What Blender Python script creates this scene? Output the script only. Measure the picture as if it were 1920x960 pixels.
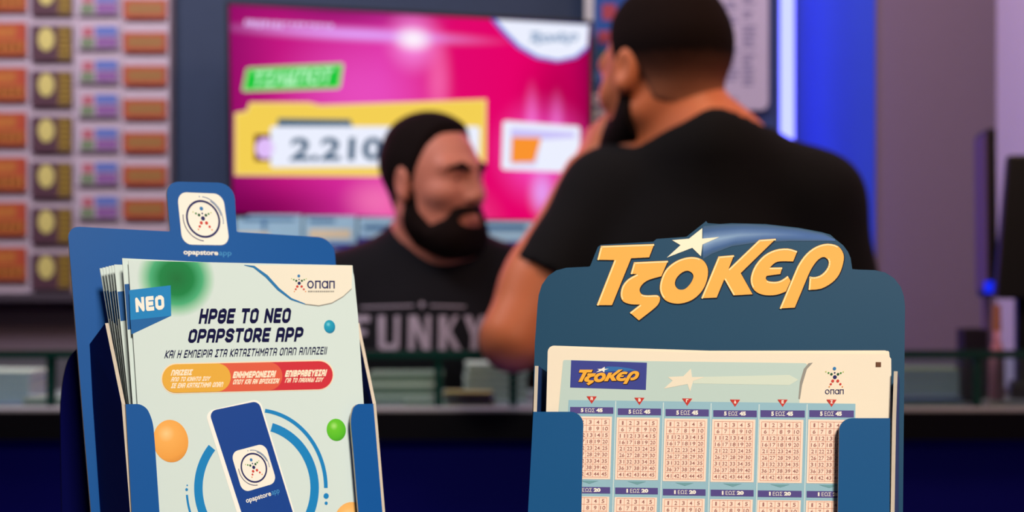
import bpy, math, random
import numpy as np
from mathutils import Vector, Matrix
from mathutils.geometry import tessellate_polygon
from mathutils.bvhtree import BVHTree

random.seed(7)
scene = bpy.context.scene
COL = scene.collection
for _o in list(bpy.data.objects):
    bpy.data.objects.remove(_o)

# ------------------------------------------------------------------ camera
FPX = 2600.0
CAM = Vector((0.0, 0.0, 1.32))
cam_d = bpy.data.cameras.new('camera')
cam_d.sensor_width = 36.0
cam_d.lens = 36.0 * FPX / 1920.0
cam_d.clip_start = 0.01
cam_d.dof.use_dof = True
cam_d.dof.focus_distance = 0.425
cam_d.dof.aperture_fstop = 14.0
cam_d.dof.aperture_blades = 0
cam = bpy.data.objects.new('camera', cam_d)
cam.location = CAM
cam.rotation_euler = (math.pi / 2, 0, 0)
COL.objects.link(cam)
scene.camera = cam

# ------------------------------------------------------------------ colour management, world
scene.view_settings.view_transform = 'Standard'
scene.view_settings.look = 'None'
scene.view_settings.exposure = 0.0
scene.view_settings.gamma = 1.0
scene.view_settings.use_curve_mapping = False
world = bpy.data.worlds.new('world')
scene.world = world
world.use_nodes = True
world.node_tree.nodes['Background'].inputs[0].default_value = (0.30, 0.24, 0.36, 1)
world.node_tree.nodes['Background'].inputs[1].default_value = 0.03


# ------------------------------------------------------------------ lights (lamps of the shop, one added for the notices)
def area(name, loc, target, size, energy, color, size_y=None, spread=180):
    d = bpy.data.lights.new(name, 'AREA')
    d.energy = energy
    d.color = color
    d.size = size
    if size_y:
        d.shape = 'RECTANGLE'
        d.size_y = size_y
    d.spread = math.radians(spread)
    o = bpy.data.objects.new(name, d)
    o.location = loc
    v = Vector(target) - Vector(loc)
    o.rotation_euler = v.to_track_quat('-Z', 'Y').to_euler()
    COL.objects.link(o)
    return o


KEY_POS = (0.45, -1.0, 2.50)
area('display_spotlight', KEY_POS, (0.05, 0.45, 1.32), 0.35, 3.75, (1.0, 0.92, 0.80), spread=50)
area('ceiling_lamp_counter', (0.55, 1.35, 2.55), (0.2, 2.3, 1.2), 0.4, 14.5, (1.0, 0.66, 0.42))
area('ceiling_lamp_rack', (-1.0, 2.0, 2.5), (-1.0, 2.95, 1.45), 0.4, 19, (1.0, 0.88, 0.92))
area('ceiling_lamp_right', (0.72, 2.6, 2.58), (1.12, 3.05, 1.6), 0.25, 3.4, (1.0, 0.78, 0.76))
area('added_lamp_notices', (-0.35, 1.75, 2.58), (-0.3, 3.1, 1.4), 0.4, 9, (0.92, 0.92, 1.0))  # added lamp, brightens the notices under the television
area('led_wash', (0.66, 3.15, 1.75), (1.0, 3.19, 1.75), 0.02, 1.0, (0.03, 0.08, 1.0), size_y=1.6)
area('plinth_led', (0.0, 1.75, 0.04), (0.0, 2.2, 0.75), 2.4, 4.2, (0.04, 0.03, 1.0), size_y=0.04)


# ------------------------------------------------------------------ materials
def lin(c):
    out = []
    for v in c[:3]:
        v = v / 255.0
        out.append(v / 12.92 if v <= 0.04045 else ((v + 0.055) / 1.055) ** 2.4)
    return tuple(out) + (1.0,)


MATS = {}


def mat(name, c, rough=0.5, metal=0.0, spec=0.25, bump=0.0, bscale=60.0, var=0.0, emit=0.0, sss=0.0):
    """procedural material: a base colour with noise variation and bump"""
    if name in MATS:
        return MATS[name]
    m = bpy.data.materials.new(name)
    m.use_nodes = True
    nt = m.node_tree
    b = nt.nodes['Principled BSDF']
    b.inputs['Roughness'].default_value = rough
    b.inputs['Metallic'].default_value = metal
    b.inputs['Specular IOR Level'].default_value = spec
    col = lin(c)
    b.inputs['Base Color'].default_value = col
    if var or bump:
        tc = nt.nodes.new('ShaderNodeTexCoord')
        nz = nt.nodes.new('ShaderNodeTexNoise')
        nz.inputs['Scale'].default_value = bscale
        nz.inputs['Detail'].default_value = 4
        nt.links.new(tc.outputs['Object'], nz.inputs['Vector'])
        if var:
            mx = nt.nodes.new('ShaderNodeMix')
            mx.data_type = 'RGBA'
            mx.inputs[6].default_value = tuple(v * (1 - var) for v in col[:3]) + (1,)
            mx.inputs[7].default_value = tuple(min(1, v * (1 + var)) for v in col[:3]) + (1,)
            nt.links.new(nz.outputs['Fac'], mx.inputs[0])
            nt.links.new(mx.outputs[2], b.inputs['Base Color'])
        if bump:
            bp = nt.nodes.new('ShaderNodeBump')
            bp.inputs['Strength'].default_value = bump
            bp.inputs['Distance'].default_value = 0.002
            nt.links.new(nz.outputs['Fac'], bp.inputs['Height'])
            nt.links.new(bp.outputs['Normal'], b.inputs['Normal'])
    if emit:
        b.inputs['Emission Color'].default_value = col
        b.inputs['Emission Strength'].default_value = emit
    if sss:
        b.inputs['Subsurface Weight'].default_value = sss
        b.inputs['Subsurface Radius'].default_value = (0.012, 0.005, 0.003)
        b.inputs['Subsurface Scale'].default_value = 1.0
    MATS[name] = m
    return m


def emat(name, c, strength, raw=False):
    """light-giving surface (screen picture, lamp)"""
    if name in MATS:
        return MATS[name]
    m = bpy.data.materials.new(name)
    m.use_nodes = True
    nt = m.node_tree
    nt.nodes.clear()
    e = nt.nodes.new('ShaderNodeEmission')
    o = nt.nodes.new('ShaderNodeOutputMaterial')
    e.inputs[0].default_value = tuple(c) + (1,) if raw else lin(c)
    e.inputs[1].default_value = strength
    nt.links.new(e.outputs[0], o.inputs[0])
    MATS[name] = m
    return m


def radial_mat(name, stops, center, radii, rough=0.45):
    """printed soft blob: colour ramp over the distance from a point on the sheet"""
    m = bpy.data.materials.new(name)
    m.use_nodes = True
    nt = m.node_tree
    b = nt.nodes['Principled BSDF']
    b.inputs['Roughness'].default_value = rough
    b.inputs['Specular IOR Level'].default_value = .25
    tc = nt.nodes.new('ShaderNodeTexCoord')
    mp = nt.nodes.new('ShaderNodeVectorMath')
    mp.operation = 'SUBTRACT'
    mp.inputs[1].default_value = center
    dv = nt.nodes.new('ShaderNodeVectorMath')
    dv.operation = 'DIVIDE'
    dv.inputs[1].default_value = radii
    ln = nt.nodes.new('ShaderNodeVectorMath')
    ln.operation = 'LENGTH'
    rp = nt.nodes.new('ShaderNodeValToRGB')
    rp.color_ramp.interpolation = 'LINEAR'
    el = rp.color_ramp.elements
    el[0].position, el[0].color = stops[0][0], lin(stops[0][1])
    el[1].position, el[1].color = stops[1][0], lin(stops[1][1])
    for p, c in stops[2:]:
        e = el.new(p)
        e.color = lin(c)
    nt.links.new(tc.outputs['Object'], mp.inputs[0])
    nt.links.new(mp.outputs[0], dv.inputs[0])
    nt.links.new(dv.outputs[0], ln.inputs[0])
    nt.links.new(ln.outputs['Value'], rp.inputs[0])
    nt.links.new(rp.outputs[0], b.inputs['Base Color'])
    return m


def attr_mat(name, emission=0.0, rough=0.45):
    """printed picture whose inks are stored per vertex"""
    if name in MATS:
        return MATS[name]
    m = bpy.data.materials.new(name)
    m.use_nodes = True
    nt = m.node_tree
    b = nt.nodes['Principled BSDF']
    b.inputs['Roughness'].default_value = rough
    a = nt.nodes.new('ShaderNodeAttribute')
    a.attribute_name = 'ink'
    if emission:
        b.inputs['Base Color'].default_value = (0, 0, 0, 1)
        nt.links.new(a.outputs['Color'], b.inputs['Emission Color'])
        b.inputs['Emission Strength'].default_value = emission
    else:
        nt.links.new(a.outputs['Color'], b.inputs['Base Color'])
    MATS[name] = m
    return m


def glass_mat(name, tint, fac=0.06):
    m = bpy.data.materials.new(name)
    m.use_nodes = True
    nt = m.node_tree
    nt.nodes.clear()
    t = nt.nodes.new('ShaderNodeBsdfTransparent')
    t.inputs[0].default_value = tuple(tint) + (1,)
    g = nt.nodes.new('ShaderNodeBsdfGlossy')
    g.inputs['Roughness'].default_value = 0.03
    g.inputs[0].default_value = (0.8, 0.95, 0.9, 1)
    fr = nt.nodes.new('ShaderNodeFresnel')
    fr.inputs[0].default_value = 1.45
    mx = nt.nodes.new('ShaderNodeMixShader')
    o = nt.nodes.new('ShaderNodeOutputMaterial')
    nt.links.new(fr.outputs[0], mx.inputs[0])
    nt.links.new(t.outputs[0], mx.inputs[1])
    nt.links.new(g.outputs[0], mx.inputs[2])
    nt.links.new(mx.outputs[0], o.inputs[0])
    return m


# ------------------------------------------------------------------ object helpers
def tag(o, label=None, cat=None, group=None, kind=None):
    if label: o['label'] = label
    if cat: o['category'] = cat
    if group: o['group'] = group
    if kind: o['kind'] = kind
    return o


def empty(name, loc, label, cat, group=None):
    o = bpy.data.objects.new(name, None)
    o.location = loc
    o.empty_display_size = 0.05
    COL.objects.link(o)
    return tag(o, label, cat, group)


class MB:
    """mesh builder in world coordinates"""
    def __init__(self):
        self.v, self.f, self.m, self.c = [], [], [], []

    def add(self, verts, faces, mi=0, cols=None):
        b = len(self.v)
        self.v += [Vector(p) for p in verts]
        self.f += [tuple(i + b for i in f) for f in faces]
        self.m += [mi] * len(faces)
        self.c += list(cols) if cols else [(1, 1, 1, 1)] * len(verts)

    def box(self, x0, x1, y0, y1, z0, z1, mi=0, M=None):
        vs = [Vector((x, y, z)) for z in (z0, z1) for y in (y0, y1) for x in (x0, x1)]
        if M is not None:
            vs = [M @ p for p in vs]
        self.add(vs, [(0, 2, 3, 1), (4, 5, 7, 6), (0, 1, 5, 4), (2, 6, 7, 3), (0, 4, 6, 2), (1, 3, 7, 5)], mi)

    def tube(self, a, b, r0, r1=None, n=16, mi=0):
        a, b = Vector(a), Vector(b)
        r1 = r0 if r1 is None else r1
        d = (b - a).normalized()
        u = d.orthogonal().normalized()
        w = d.cross(u)
        vs = []
        for p, r in ((a, r0), (b, r1)):
            for i in range(n):
                t = 2 * math.pi * i / n
                vs.append(p + (u * math.cos(t) + w * math.sin(t)) * r)
        fs = [(i, (i + 1) % n, n + (i + 1) % n, n + i) for i in range(n)]
        fs += [tuple(range(n))[::-1], tuple(range(n, 2 * n))]
        self.add(vs, fs, mi)

    def build(self, name, mats, parent=None, smooth=False, bevel=0.0, loc=None):
        me = bpy.data.meshes.new(name)
        if parent is not None:
            own = Vector(parent.location) if parent.type == 'EMPTY' else Vector(parent.parent.location)
            oloc = Vector((0, 0, 0))
        else:
            own = Vector(loc) if loc is not None else Vector((0, 0, 0))
            oloc = own
        me.from_pydata([tuple(p - own) for p in self.v], [], self.f)
        if not isinstance(mats, (list, tuple)):
            mats = [mats]
        for m in mats:
            me.materials.append(m)
        me.polygons.foreach_set('material_index', self.m)
        if any(c != (1, 1, 1, 1) for c in self.c):
            a = me.color_attributes.new('ink', 'FLOAT_COLOR', 'POINT')
            a.data.foreach_set('color', [x for c in self.c for x in c])
        if smooth:
            me.polygons.foreach_set('use_smooth', [True] * len(me.polygons))
        me.update()
        o = bpy.data.objects.new(name, me)
        o.location = oloc
        COL.objects.link(o)
        if parent is not None:
            o.parent = parent
        if bevel:
            md = o.modifiers.new('bevel', 'BEVEL')
            md.width = bevel
            md.segments = 2
            md.limit_method = 'ANGLE'
        return o


def at(px, py, Y):
    return CAM + Vector(((px - 960) / FPX, 1.0, (480 - py) / FPX)) * Y


class Frame:
    """a plane in the room: origin, width axis, up axis, normal"""
    def __init__(self, origin, yaw, lean, roll=0.0):
        y, l, r = map(math.radians, (yaw, lean, roll))
        ex = Vector((math.cos(y), math.sin(y), 0))
        n = Vector((math.sin(y), -math.cos(y), 0))
        up = Vector((0, 0, 1)) * math.cos(l) - n * math.sin(l)
        self.n = n * math.cos(l) + Vector((0, 0, 1)) * math.sin(l)
        self.ex = ex * math.cos(r) + up * math.sin(r)
        self.ey = up * math.cos(r) - ex * math.sin(r)
        self.o = Vector(origin)

    def w(self, p, off=0.0):
        d = Vector(((p[0] - 960) / FPX, 1.0, (480 - p[1]) / FPX))
        q = self.o + self.n * off
        t = (q - CAM).dot(self.n) / d.dot(self.n)
        return CAM + d * t

    def foot(self, px, off, z):
        """image row where the plane reaches height z in image column px"""
        lo, hi = 500.0, 6000.0
        for _ in range(60):
            m = (lo + hi) / 2
            if self.w((px, m), off).z > z: lo = m
            else: hi = m
        return (px, lo)

    def uv(self, p):
        d = p - self.o
        return Vector((d.dot(self.ex), d.dot(self.ey), 0))


def flat(mb, F, pts, off, mi=0, holes=(), cols=None):
    """an area of ink lying on the plane F"""
    loops = [[F.w(p, off) for p in pts]] + [[F.w(p, off) for p in h] for h in holes]
    loc = [[F.uv(p) for p in lp] for lp in loops]
    tris = tessellate_polygon(loc)
    allv = [p for lp in loops for p in lp]
    uvs = [p for lp in loc for p in lp]
    fs = []
    for a, b, c in tris:
        s = (uvs[b] - uvs[a]).cross(uvs[c] - uvs[a]).z
        fs.append((a, b, c) if s > 0 else (a, c, b))
    mb.add(allv, fs, mi, cols)


def solid(mb, F, pts, off, thick, mi=0, edge=None):
    """a card of real thickness whose front lies at off"""
    front = [F.w(p, off) for p in pts]
    back = [p - F.n * thick for p in front]
    uvs = [F.uv(p) for p in front]
    tris = tessellate_polygon([uvs])
    n = len(front)
    area2 = sum(uvs[i].x * uvs[(i + 1) % n].y - uvs[(i + 1) % n].x * uvs[i].y for i in range(n))
    ff, bf = [], []
    for a, b, c in tris:
        s = (uvs[b] - uvs[a]).cross(uvs[c] - uvs[a]).z
        t = (a, b, c) if s > 0 else (a, c, b)
        ff.append(t)
        bf.append((t[0] + n, t[2] + n, t[1] + n))
    sf = []
    for i in range(n):
        j = (i + 1) % n
        sf.append((j, i, i + n, j + n) if area2 > 0 else (i, j, j + n, i + n))
    b0 = len(mb.v)
    mb.add(front + back, ff + bf, mi)
    mb.f += [tuple(i + b0 for i in f) for f in sf]
    mb.m += [mi if edge is None else edge] * len(sf)


def rounded(pts, radii, n=6):
    """round chosen corners of an outline"""
    out = []
    N = len(pts)
    for i, p in enumerate(pts):
        r = radii[i] if isinstance(radii, (list, tuple)) else radii
        if not r:
            out.append(tuple(p))
            continue
        p = Vector(p); a = Vector(pts[i - 1]); b = Vector(pts[(i + 1) % N])
        da, db = (a - p), (b - p)
        ra, rb = min(r, da.length * 0.49), min(r, db.length * 0.49)
        s, e = p + da.normalized() * ra, p + db.normalized() * rb
        k = 0.55
        c1, c2 = s + (p - s) * k, e + (p - e) * k
        for j in range(n + 1):
            t = j / n
            q = s * (1 - t) ** 3 + c1 * 3 * t * (1 - t) ** 2 + c2 * 3 * t * t * (1 - t) + e * t ** 3
            out.append((q.x, q.y))
    return out


def smooth_loop(pts, n=4, corners=()):
    """closed Catmull-Rom through pts; listed corners stay sharp"""
    out = []
    N = len(pts)
    for i in range(N):
        p0, p1, p2, p3 = [Vector(pts[(i + k) % N]) for k in (-1, 0, 1, 2)]
        if i in corners: p0 = p1
        if (i + 1) % N in corners: p3 = p2
        for j in range(n):
            t = j / n
            q = 0.5 * ((2 * p1) + (p2 - p0) * t + (2 * p0 - 5 * p1 + 4 * p2 - p3) * t * t + (3 * p1 - p0 - 3 * p2 + p3) * t ** 3)
            out.append((q.x, q.y))
    return out


def ellipse(cx, cy, rx, ry=None, n=28, a0=0, a1=360, rot=0.0):
    ry = rx if ry is None else ry
    cr, sr = math.cos(rot), math.sin(rot)
    out = []
    full = abs(a1 - a0) >= 360
    for i in range(n if full else n + 1):
        t = math.radians(a0 + (a1 - a0) * i / n)
        x, y = rx * math.cos(t), ry * math.sin(t)
        out.append((cx + x * cr - y * sr, cy + x * sr + y * cr))
    return out


def arc_band(cx, cy, rx, ry, th, a0, a1, n=40, cap=False):
    o = ellipse(cx, cy, rx + th / 2, ry + th / 2, n, a0, a1)
    i = ellipse(cx, cy, rx - th / 2, ry - th / 2, n, a0, a1)
    return o + i[::-1]


def bil(q, u, v):
    """point of the quad TL,TR,BR,BL at u (right) and v (down)"""
    return (((1 - u) * q[0][0] + u * q[1][0]) * (1 - v) + ((1 - u) * q[3][0] + u * q[2][0]) * v,
            ((1 - u) * q[0][1] + u * q[1][1]) * (1 - v) + ((1 - u) * q[3][1] + u * q[2][1]) * v)


# ------------------------------------------------------------------ lettering
# a squared display alphabet drawn with strokes in a cell 0..w by 0..1 (y down)
def _g():
    c = 0.16
    O = [[(c, 0), (.6 - c, 0), (.6, c), (.6, 1 - c), (.6 - c, 1), (c, 1), (0, 1 - c), (0, c), (c, 0)]]
    A = [[(0, 1), (0, .05), (c * .3, 0), (.6 - c, 0), (.6, c), (.6, 1)], [(0, .58), (.6, .58)]]
    P = [[(0, 1), (0, 0), (.6 - c, 0), (.6, c), (.6, .48), (.6 - c, .6), (0, .6)]]
    B = [[(0, 0), (.45, 0), (.58, .12), (.58, .38), (.46, .48), (0, .48)], [(.46, .48), (.6, .6), (.6, .86), (.46, 1), (0, 1), (0, 0)]]
    S = [[(.6, .16), (.6 - c, 0), (c, 0), (0, c), (0, .34), (c, .48), (.6 - c, .52), (.6, .66), (.6, 1 - c), (.6 - c, 1), (c, 1), (0, .84)]]
    return {
        'O': (O, .6), 'Θ': (O + [[(.16, .5), (.44, .5)]], .6), 'A': (A, .6), 'P': (P, .6), 'B': (B, .6), 'S': (S, .6),
        'H': ([[(0, 0), (0, 1)], [(.6, 0), (.6, 1)], [(0, .5), (.6, .5)]], .6),
        'E': ([[(.52, 0), (0, 0), (0, 1), (.52, 1)], [(0, .5), (.46, .5)]], .52),
        'T': ([[(0, 0), (.6, 0)], [(.3, 0), (.3, 1)]], .6),
        'N': ([[(0, 1), (0, 0), (.6, 1), (.6, 0)]], .6),
        'R': (P + [[(.3, .6), (.6, 1)]], .6),
        'K': ([[(0, 0), (0, 1)], [(.6, 0), (.05, .52), (.6, 1)]], .6),
        'I': ([[(0, 0), (0, 1)]], .0),
        'M': ([[(0, 1), (0, 0), (.38, .6), (.76, 0), (.76, 1)]], .76),
        'Π': ([[(0, 1), (0, 0), (.6 - c, 0), (.6, c), (.6, 1)]], .6),
        'Σ': ([[(.56, 0), (0, 0), (.36, .5), (0, 1), (.56, 1)]], .56),
        'Λ': ([[(0, 1), (.12, 0), (.48, 0), (.6, 1)]], .6),
        'Ζ': ([[(0, 0), (.56, 0), (0, 1), (.56, 1)]], .56),
        'Γ': ([[(0, 1), (0, 0), (.5, 0)]], .5),
        'Υ': ([[(0, 0), (.3, .5), (.6, 0)], [(.3, .5), (.3, 1)]], .6),
        'Ω': ([[(0, 1), (.16, 1), (.0, .7), (0, c), (c, 0), (.6 - c, 0), (.6, c), (.6, .7), (.44, 1), (.6, 1)]], .6),
        'X': ([[(0, 0), (.6, 1)], [(.6, 0), (0, 1)]], .6),
        'Δ': ([[(0, 1), (.3, 0), (.6, 1), (0, 1)]], .6),
        'U': ([[(0, 0), (0, 1 - c), (c, 1), (.6 - c, 1), (.6, 1 - c), (.6, 0)]], .6),
        'F': ([[(.52, 0), (0, 0), (0, 1)], [(0, .5), (.46, .5)]], .52),
        'Y': ([[(0, 0), (.3, .5), (.6, 0)], [(.3, .5), (.3, 1)]], .6),
        '!': ([[(0, 0), (0, .68)], [(0, .88), (0, 1)]], .0),
        ' ': ([], .18),
    }


GLYPH = _g()


def stroke_polys(pl, th):
    """quads along a polyline plus joint discs"""
    out = []
    for (x0, y0), (x1, y1) in zip(pl[:-1], pl[1:]):
        dx, dy = x1 - x0, y1 - y0
        L = math.hypot(dx, dy) or 1e-6
        nx, ny = -dy / L * th / 2, dx / L * th / 2
        out.append([(x0 + nx, y0 + ny), (x1 + nx, y1 + ny), (x1 - nx, y1 - ny), (x0 - nx, y0 - ny)])
    for i, (x, y) in enumerate(pl):
        if 0 < i < len(pl) - 1:
            out.append([(x + th / 2 * math.cos(t), y + th / 2 * math.sin(t)) for t in [k * math.pi / 4 + math.pi / 8 for k in range(8)]])
    return out


def stroke_text(mb, F, text, quad, off, th=0.2, gap=0.14, mi=0):
    """letters of the squared alphabet set into the quad (TL,TR,BR,BL in the photograph's frame)"""
    x = th / 2
    polys = []
    for ch in text:
        st, w = GLYPH[ch]
        for pl in st:
            pl2 = [(x + px, th / 2 + py * (1 - th)) for px, py in pl]
            # square ends: stretch free ends by nothing, strokes already reach the cell border
            if len(pl2) == 2 or pl2[0] != pl2[-1]:
                def ext(a, b):
                    L = math.hypot(a[0] - b[0], a[1] - b[1]) or 1
                    return (a[0] + (a[0] - b[0]) / L * th / 2, a[1] + (a[1] - b[1]) / L * th / 2)
                pl2 = [ext(pl2[0], pl2[1])] + pl2[1:-1] + [ext(pl2[-1], pl2[-2])]
            polys += stroke_polys(pl2, th)
        x += w + th + gap
    W = x - gap - th / 2
    for k, p in enumerate(polys):
        flat(mb, F, [bil(quad, a / W, b) for a, b in p], off + (k % 24) * 1.5e-6, mi)


_TXT = {}


def font_mesh(s, bold=0.0):
    key = (s, bold)
    if key in _TXT:
        return _TXT[key]
    cu = bpy.data.curves.new('lettering', 'FONT')
    cu.body = s
    cu.offset = bold
    cu.resolution_u = 3
    ob = bpy.data.objects.new('lettering', cu)
    COL.objects.link(ob)
    dg = bpy.context.evaluated_depsgraph_get()
    me = bpy.data.meshes.new_from_object(ob.evaluated_get(dg))
    vs = [(v.co.x, v.co.y) for v in me.vertices]
    fs = [tuple(p.vertices) for p in me.polygons]
    bpy.data.objects.remove(ob)
    bpy.data.curves.remove(cu)
    bpy.data.meshes.remove(me)
    x0, x1 = min(v[0] for v in vs), max(v[0] for v in vs)
    y0, y1 = min(v[1] for v in vs), max(v[1] for v in vs)
    _TXT[key] = ([((a - x0) / (x1 - x0), (y1 - b) / (y1 - y0)) for a, b in vs], fs)
    return _TXT[key]


def font_text(mb, F, s, quad, off, bold=0.0, mi=0):
    vs, fs = font_mesh(s, bold)
    mb.add([F.w(bil(quad, a, b), off) for a, b in vs], fs, mi)


def rectq(x0, y0, x1, y1):
    return [(x0, y0), (x1, y0), (x1, y1), (x0, y1)]


# ------------------------------------------------------------------ printed marks
def star_man(mb, F, c, s, off, mis, ux=(1, 0), uy=(0, 1)):
    """a figure of coloured dots; s = size of one unit; mis maps colour name to slot"""
    dots = [(-6, -118, 24, 'blue'), (-2, -60, 11, 'navy'), (0, 0, 27, 'navy'),
            (-48, -40, 18, 'dkgreen'), (-88, -58, 13, 'green'), (-124, -74, 8, 'lime'),
            (44, -40, 18, 'dkgreen'), (82, -56, 13, 'green'), (116, -72, 8, 'lime'),
            (-30, 54, 21, 'red'), (-56, 98, 16, 'red'), (-78, 134, 10, 'orange'),
            (40, 54, 21, 'red'), (76, 98, 16, 'red'), (104, 134, 10, 'orange')]
    for x, y, r, cn in dots:
        pts = []
        for a, b in ellipse(x, y, r, n=12):
            pts.append((c[0] + (a * ux[0] + b * uy[0]) * s, c[1] + (a * ux[1] + b * uy[1]) * s))
        flat(mb, F, pts, off, mis[cn])


def onan_word(mb, F, quad, off, mi, th=0.17):
    """the four rounded letters beside the figure of dots"""
    W = 3.55
    def put(p): flat(mb, F, [bil(quad, a / W, b) for a, b in p], off, mi)
    def ring(cx):
        o = ellipse(cx, .5, .42, .5, 20); i = ellipse(cx, .5, .42 - th, .5 - th, 20)
        flat(mb, F, [bil(quad, a / W, b) for a, b in o], off, mi, [[bil(quad, a / W, b) for a, b in i]])
    ring(.42)
    for x in (1.0, 2.78):
        put([(x, 0), (x + .72, 0), (x + .72, th), (x, th)])
        put([(x, 0), (x + th, 0), (x + th, 1), (x, 1)])
        put([(x + .72 - th, 0), (x + .72, 0), (x + .72, 1), (x + .72 - th, 1)])
    ring(2.25)
    put([(2.67 - th, 0), (2.67, 0), (2.67, 1), (2.67 - th, 1)])


def app_icon(mb, F, quad, off, mis):
    """white rounded tile with rings and the figure of dots"""
    flat(mb, F, [bil(quad, a, b) for a, b in rounded(rectq(0, 0, 1, 1), .2)], off, mis['white'])
    e = 0.00006
    def Q(p): return [bil(quad, a, b) for a, b in p]
    flat(mb, F, Q(ellipse(.5, .5, .365, n=40)), off + e, mis['navy'], [Q(ellipse(.5, .5, .325, n=40))])
    flat(mb, F, Q(arc_band(.5, .5, .43, .43, .014, -85, 8)), off + e, mis['steel'])
    flat(mb, F, Q(arc_band(.5, .5, .405, .405, .018, -60, -10)), off + e, mis['steel'])
    flat(mb, F, Q(arc_band(.5, .5, .425, .425, .016, 95, 190)), off + e, mis['navy'])
    for a in (10, -93):
        t = math.radians(a)
        flat(mb, F, Q(ellipse(.5 + .43 * math.cos(t), .5 + .43 * math.sin(t), .012, n=8)), off + e, mis['steel'])
    c = bil(quad, .5, .49)
    ux = Vector(bil(quad, 1, .5)) - Vector(bil(quad, 0, .5))
    uy = Vector(bil(quad, .5, 1)) - Vector(bil(quad, .5, 0))
    star_man(mb, F, c, 0.0016, off + e, mis, (ux.x, ux.y), (uy.x, uy.y))


def _pt(pts, ox):
    return [(ox + a / 4.8, 410 + b / 4.8) for a, b in pts]


LOGO_T = _pt([(128, 245), (608, 228), (562, 348), (400, 356), (228, 778), (90, 778), (250, 372), (95, 370)], 1100)
LOGO_Z = smooth_loop(_pt([(425, 392), (732, 378), (672, 518), (560, 550), (500, 592), (476, 640), (496, 680), (550, 690), (632, 688), (660, 715),
                          (645, 768), (590, 822), (470, 915), (388, 845), (482, 772), (400, 770), (330, 745), (305, 690), (320, 610), (372, 545), (455, 498), (395, 497)], 1100),
                     3, (0, 1, 2, 12, 13, 14, 20, 21))
LOGO_O = smooth_loop(_pt([(940, 345), (1040, 370), (1090, 450), (1080, 560), (1030, 660), (940, 735), (820, 765), (710, 735), (660, 650), (670, 550), (720, 450), (820, 375)], 1100), 4)
LOGO_OH = smooth_loop(_pt([(905, 468), (950, 490), (960, 530), (930, 590), (880, 635), (825, 635), (795, 595), (805, 540), (850, 490)], 1100), 4)
LOGO_K = _pt([(178, 340), (318, 328), (268, 455), (545, 190), (695, 180), (378, 490), (485, 680), (312, 690), (230, 545), (162, 710), (22, 716)], 1310)
LOGO_E = smooth_loop(_pt([(888, 292), (850, 385), (750, 383), (690, 395), (640, 440), (752, 438), (735, 498), (612, 514), (604, 540), (630, 563), (700, 567), (750, 550), (800, 515),
                          (828, 560), (785, 655), (700, 685), (600, 688), (520, 660), (475, 600), (470, 520), (510, 420), (590, 330), (690, 280), (800, 268)], 1310),
                     3, (0, 1, 4, 5, 6, 7, 12, 13, 14))
LOGO_R = smooth_loop(_pt([(728, 808), (850, 520), (900, 410), (970, 315), (1060, 250), (1160, 225), (1255, 248), (1303, 320), (1300, 400), (1265, 500), (1200, 575), (1100, 630), (988, 641),
                          (998, 521), (1050, 525), (1110, 500), (1160, 440), (1168, 380), (1130, 345), (1080, 365), (1030, 425), (990, 500), (940, 620), (865, 800)], 1310),
                     3, (0, 12, 13, 23))
LOGO_STAR = _pt([(1040, 85), (1040, 180), (1195, 165), (1042, 232), (1028, 338), (950, 262), (722, 350), (845, 238), (768, 193), (920, 180)], 1100)
LOGO_BOX = (1119.0, 1583.0, 428.0, 601.0)      # extent of the word in the photograph's frame


def joker_word(mb, F, mapf, off, mi_fill, mi_star=None, mi_edge=None, grow=0.0):
    """the big slanted word; mapf moves each traced point to its place"""
    for pts, hole in ((LOGO_T, None), (LOGO_Z, None), (LOGO_O, LOGO_OH), (LOGO_K, None), (LOGO_E, None), (LOGO_R, None)):
        if mi_edge is not None:
            for dx, dy in ((grow, grow * .3), (grow * .3, grow), (grow, grow), (-grow * .4, grow * .4)):
                flat(mb, F, [mapf((a + dx, b + dy)) for a, b in pts], off - 0.00006, mi_edge,
                     [[mapf((a + dx, b + dy)) for a, b in hole]] if hole else ())
        flat(mb, F, [mapf(p) for p in pts], off, mi_fill, [[mapf(p) for p in hole]] if hole else ())
    if mi_star is not None:
        flat(mb, F, [mapf(p) for p in LOGO_STAR], off, mi_star)


def comet(mb, F, mapf, off, top, mid, core, mi=0):
    """the blue tail behind the star, drawn as ink bands from edge to edge"""
    up = [(1318, 424), (1350, 421), (1400, 420), (1450, 423), (1500, 429), (1545, 438), (1566, 449)]
    lo = [(1318, 486), (1335, 476), (1372, 462), (1420, 455), (1480, 452), (1535, 452), (1566, 452)]
    ts = [0, .18, .36, .5, .64, .82, 1]
    N = 24
    vs, cs, fs = [], [], []
    def samp(L, t):
        x = t * (len(L) - 1); i = min(int(x), len(L) - 2); f = x - i
        return Vector(L[i]) * (1 - f) + Vector(L[i + 1]) * f
    for i in range(N + 1):
        a, b = samp(up, i / N), samp(lo, i / N)
        fade = max(0, 1 - i / N * 1.35)
        for t in ts:
            w = math.exp(-((t - .5) / .15) ** 2)
            w2 = math.exp(-((t - .5) / .42) ** 4)
            c = [0, 0, 0]
            for k in range(3):
                base = lin(top)[k] * (1 - w2) + lin(mid)[k] * w2
                c[k] = base * (1 - w * fade) + lin(core)[k] * w * fade
            p = a * (1 - t) + b * t
            vs.append(F.w(mapf((p.x, p.y)), off))
            cs.append((c[0], c[1], c[2], 1))
    m = len(ts)
    for i in range(N):
        for j in range(m - 1):
            q = i * m + j
            fs.append((q, q + 1, q + m + 1, q + m))
    mb.add(vs, fs, mi, cs)


# ------------------------------------------------------------------ ROOM
def struct(name, mb, m, **k):
    return tag(mb.build(name, m, **k), kind='structure')


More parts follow.
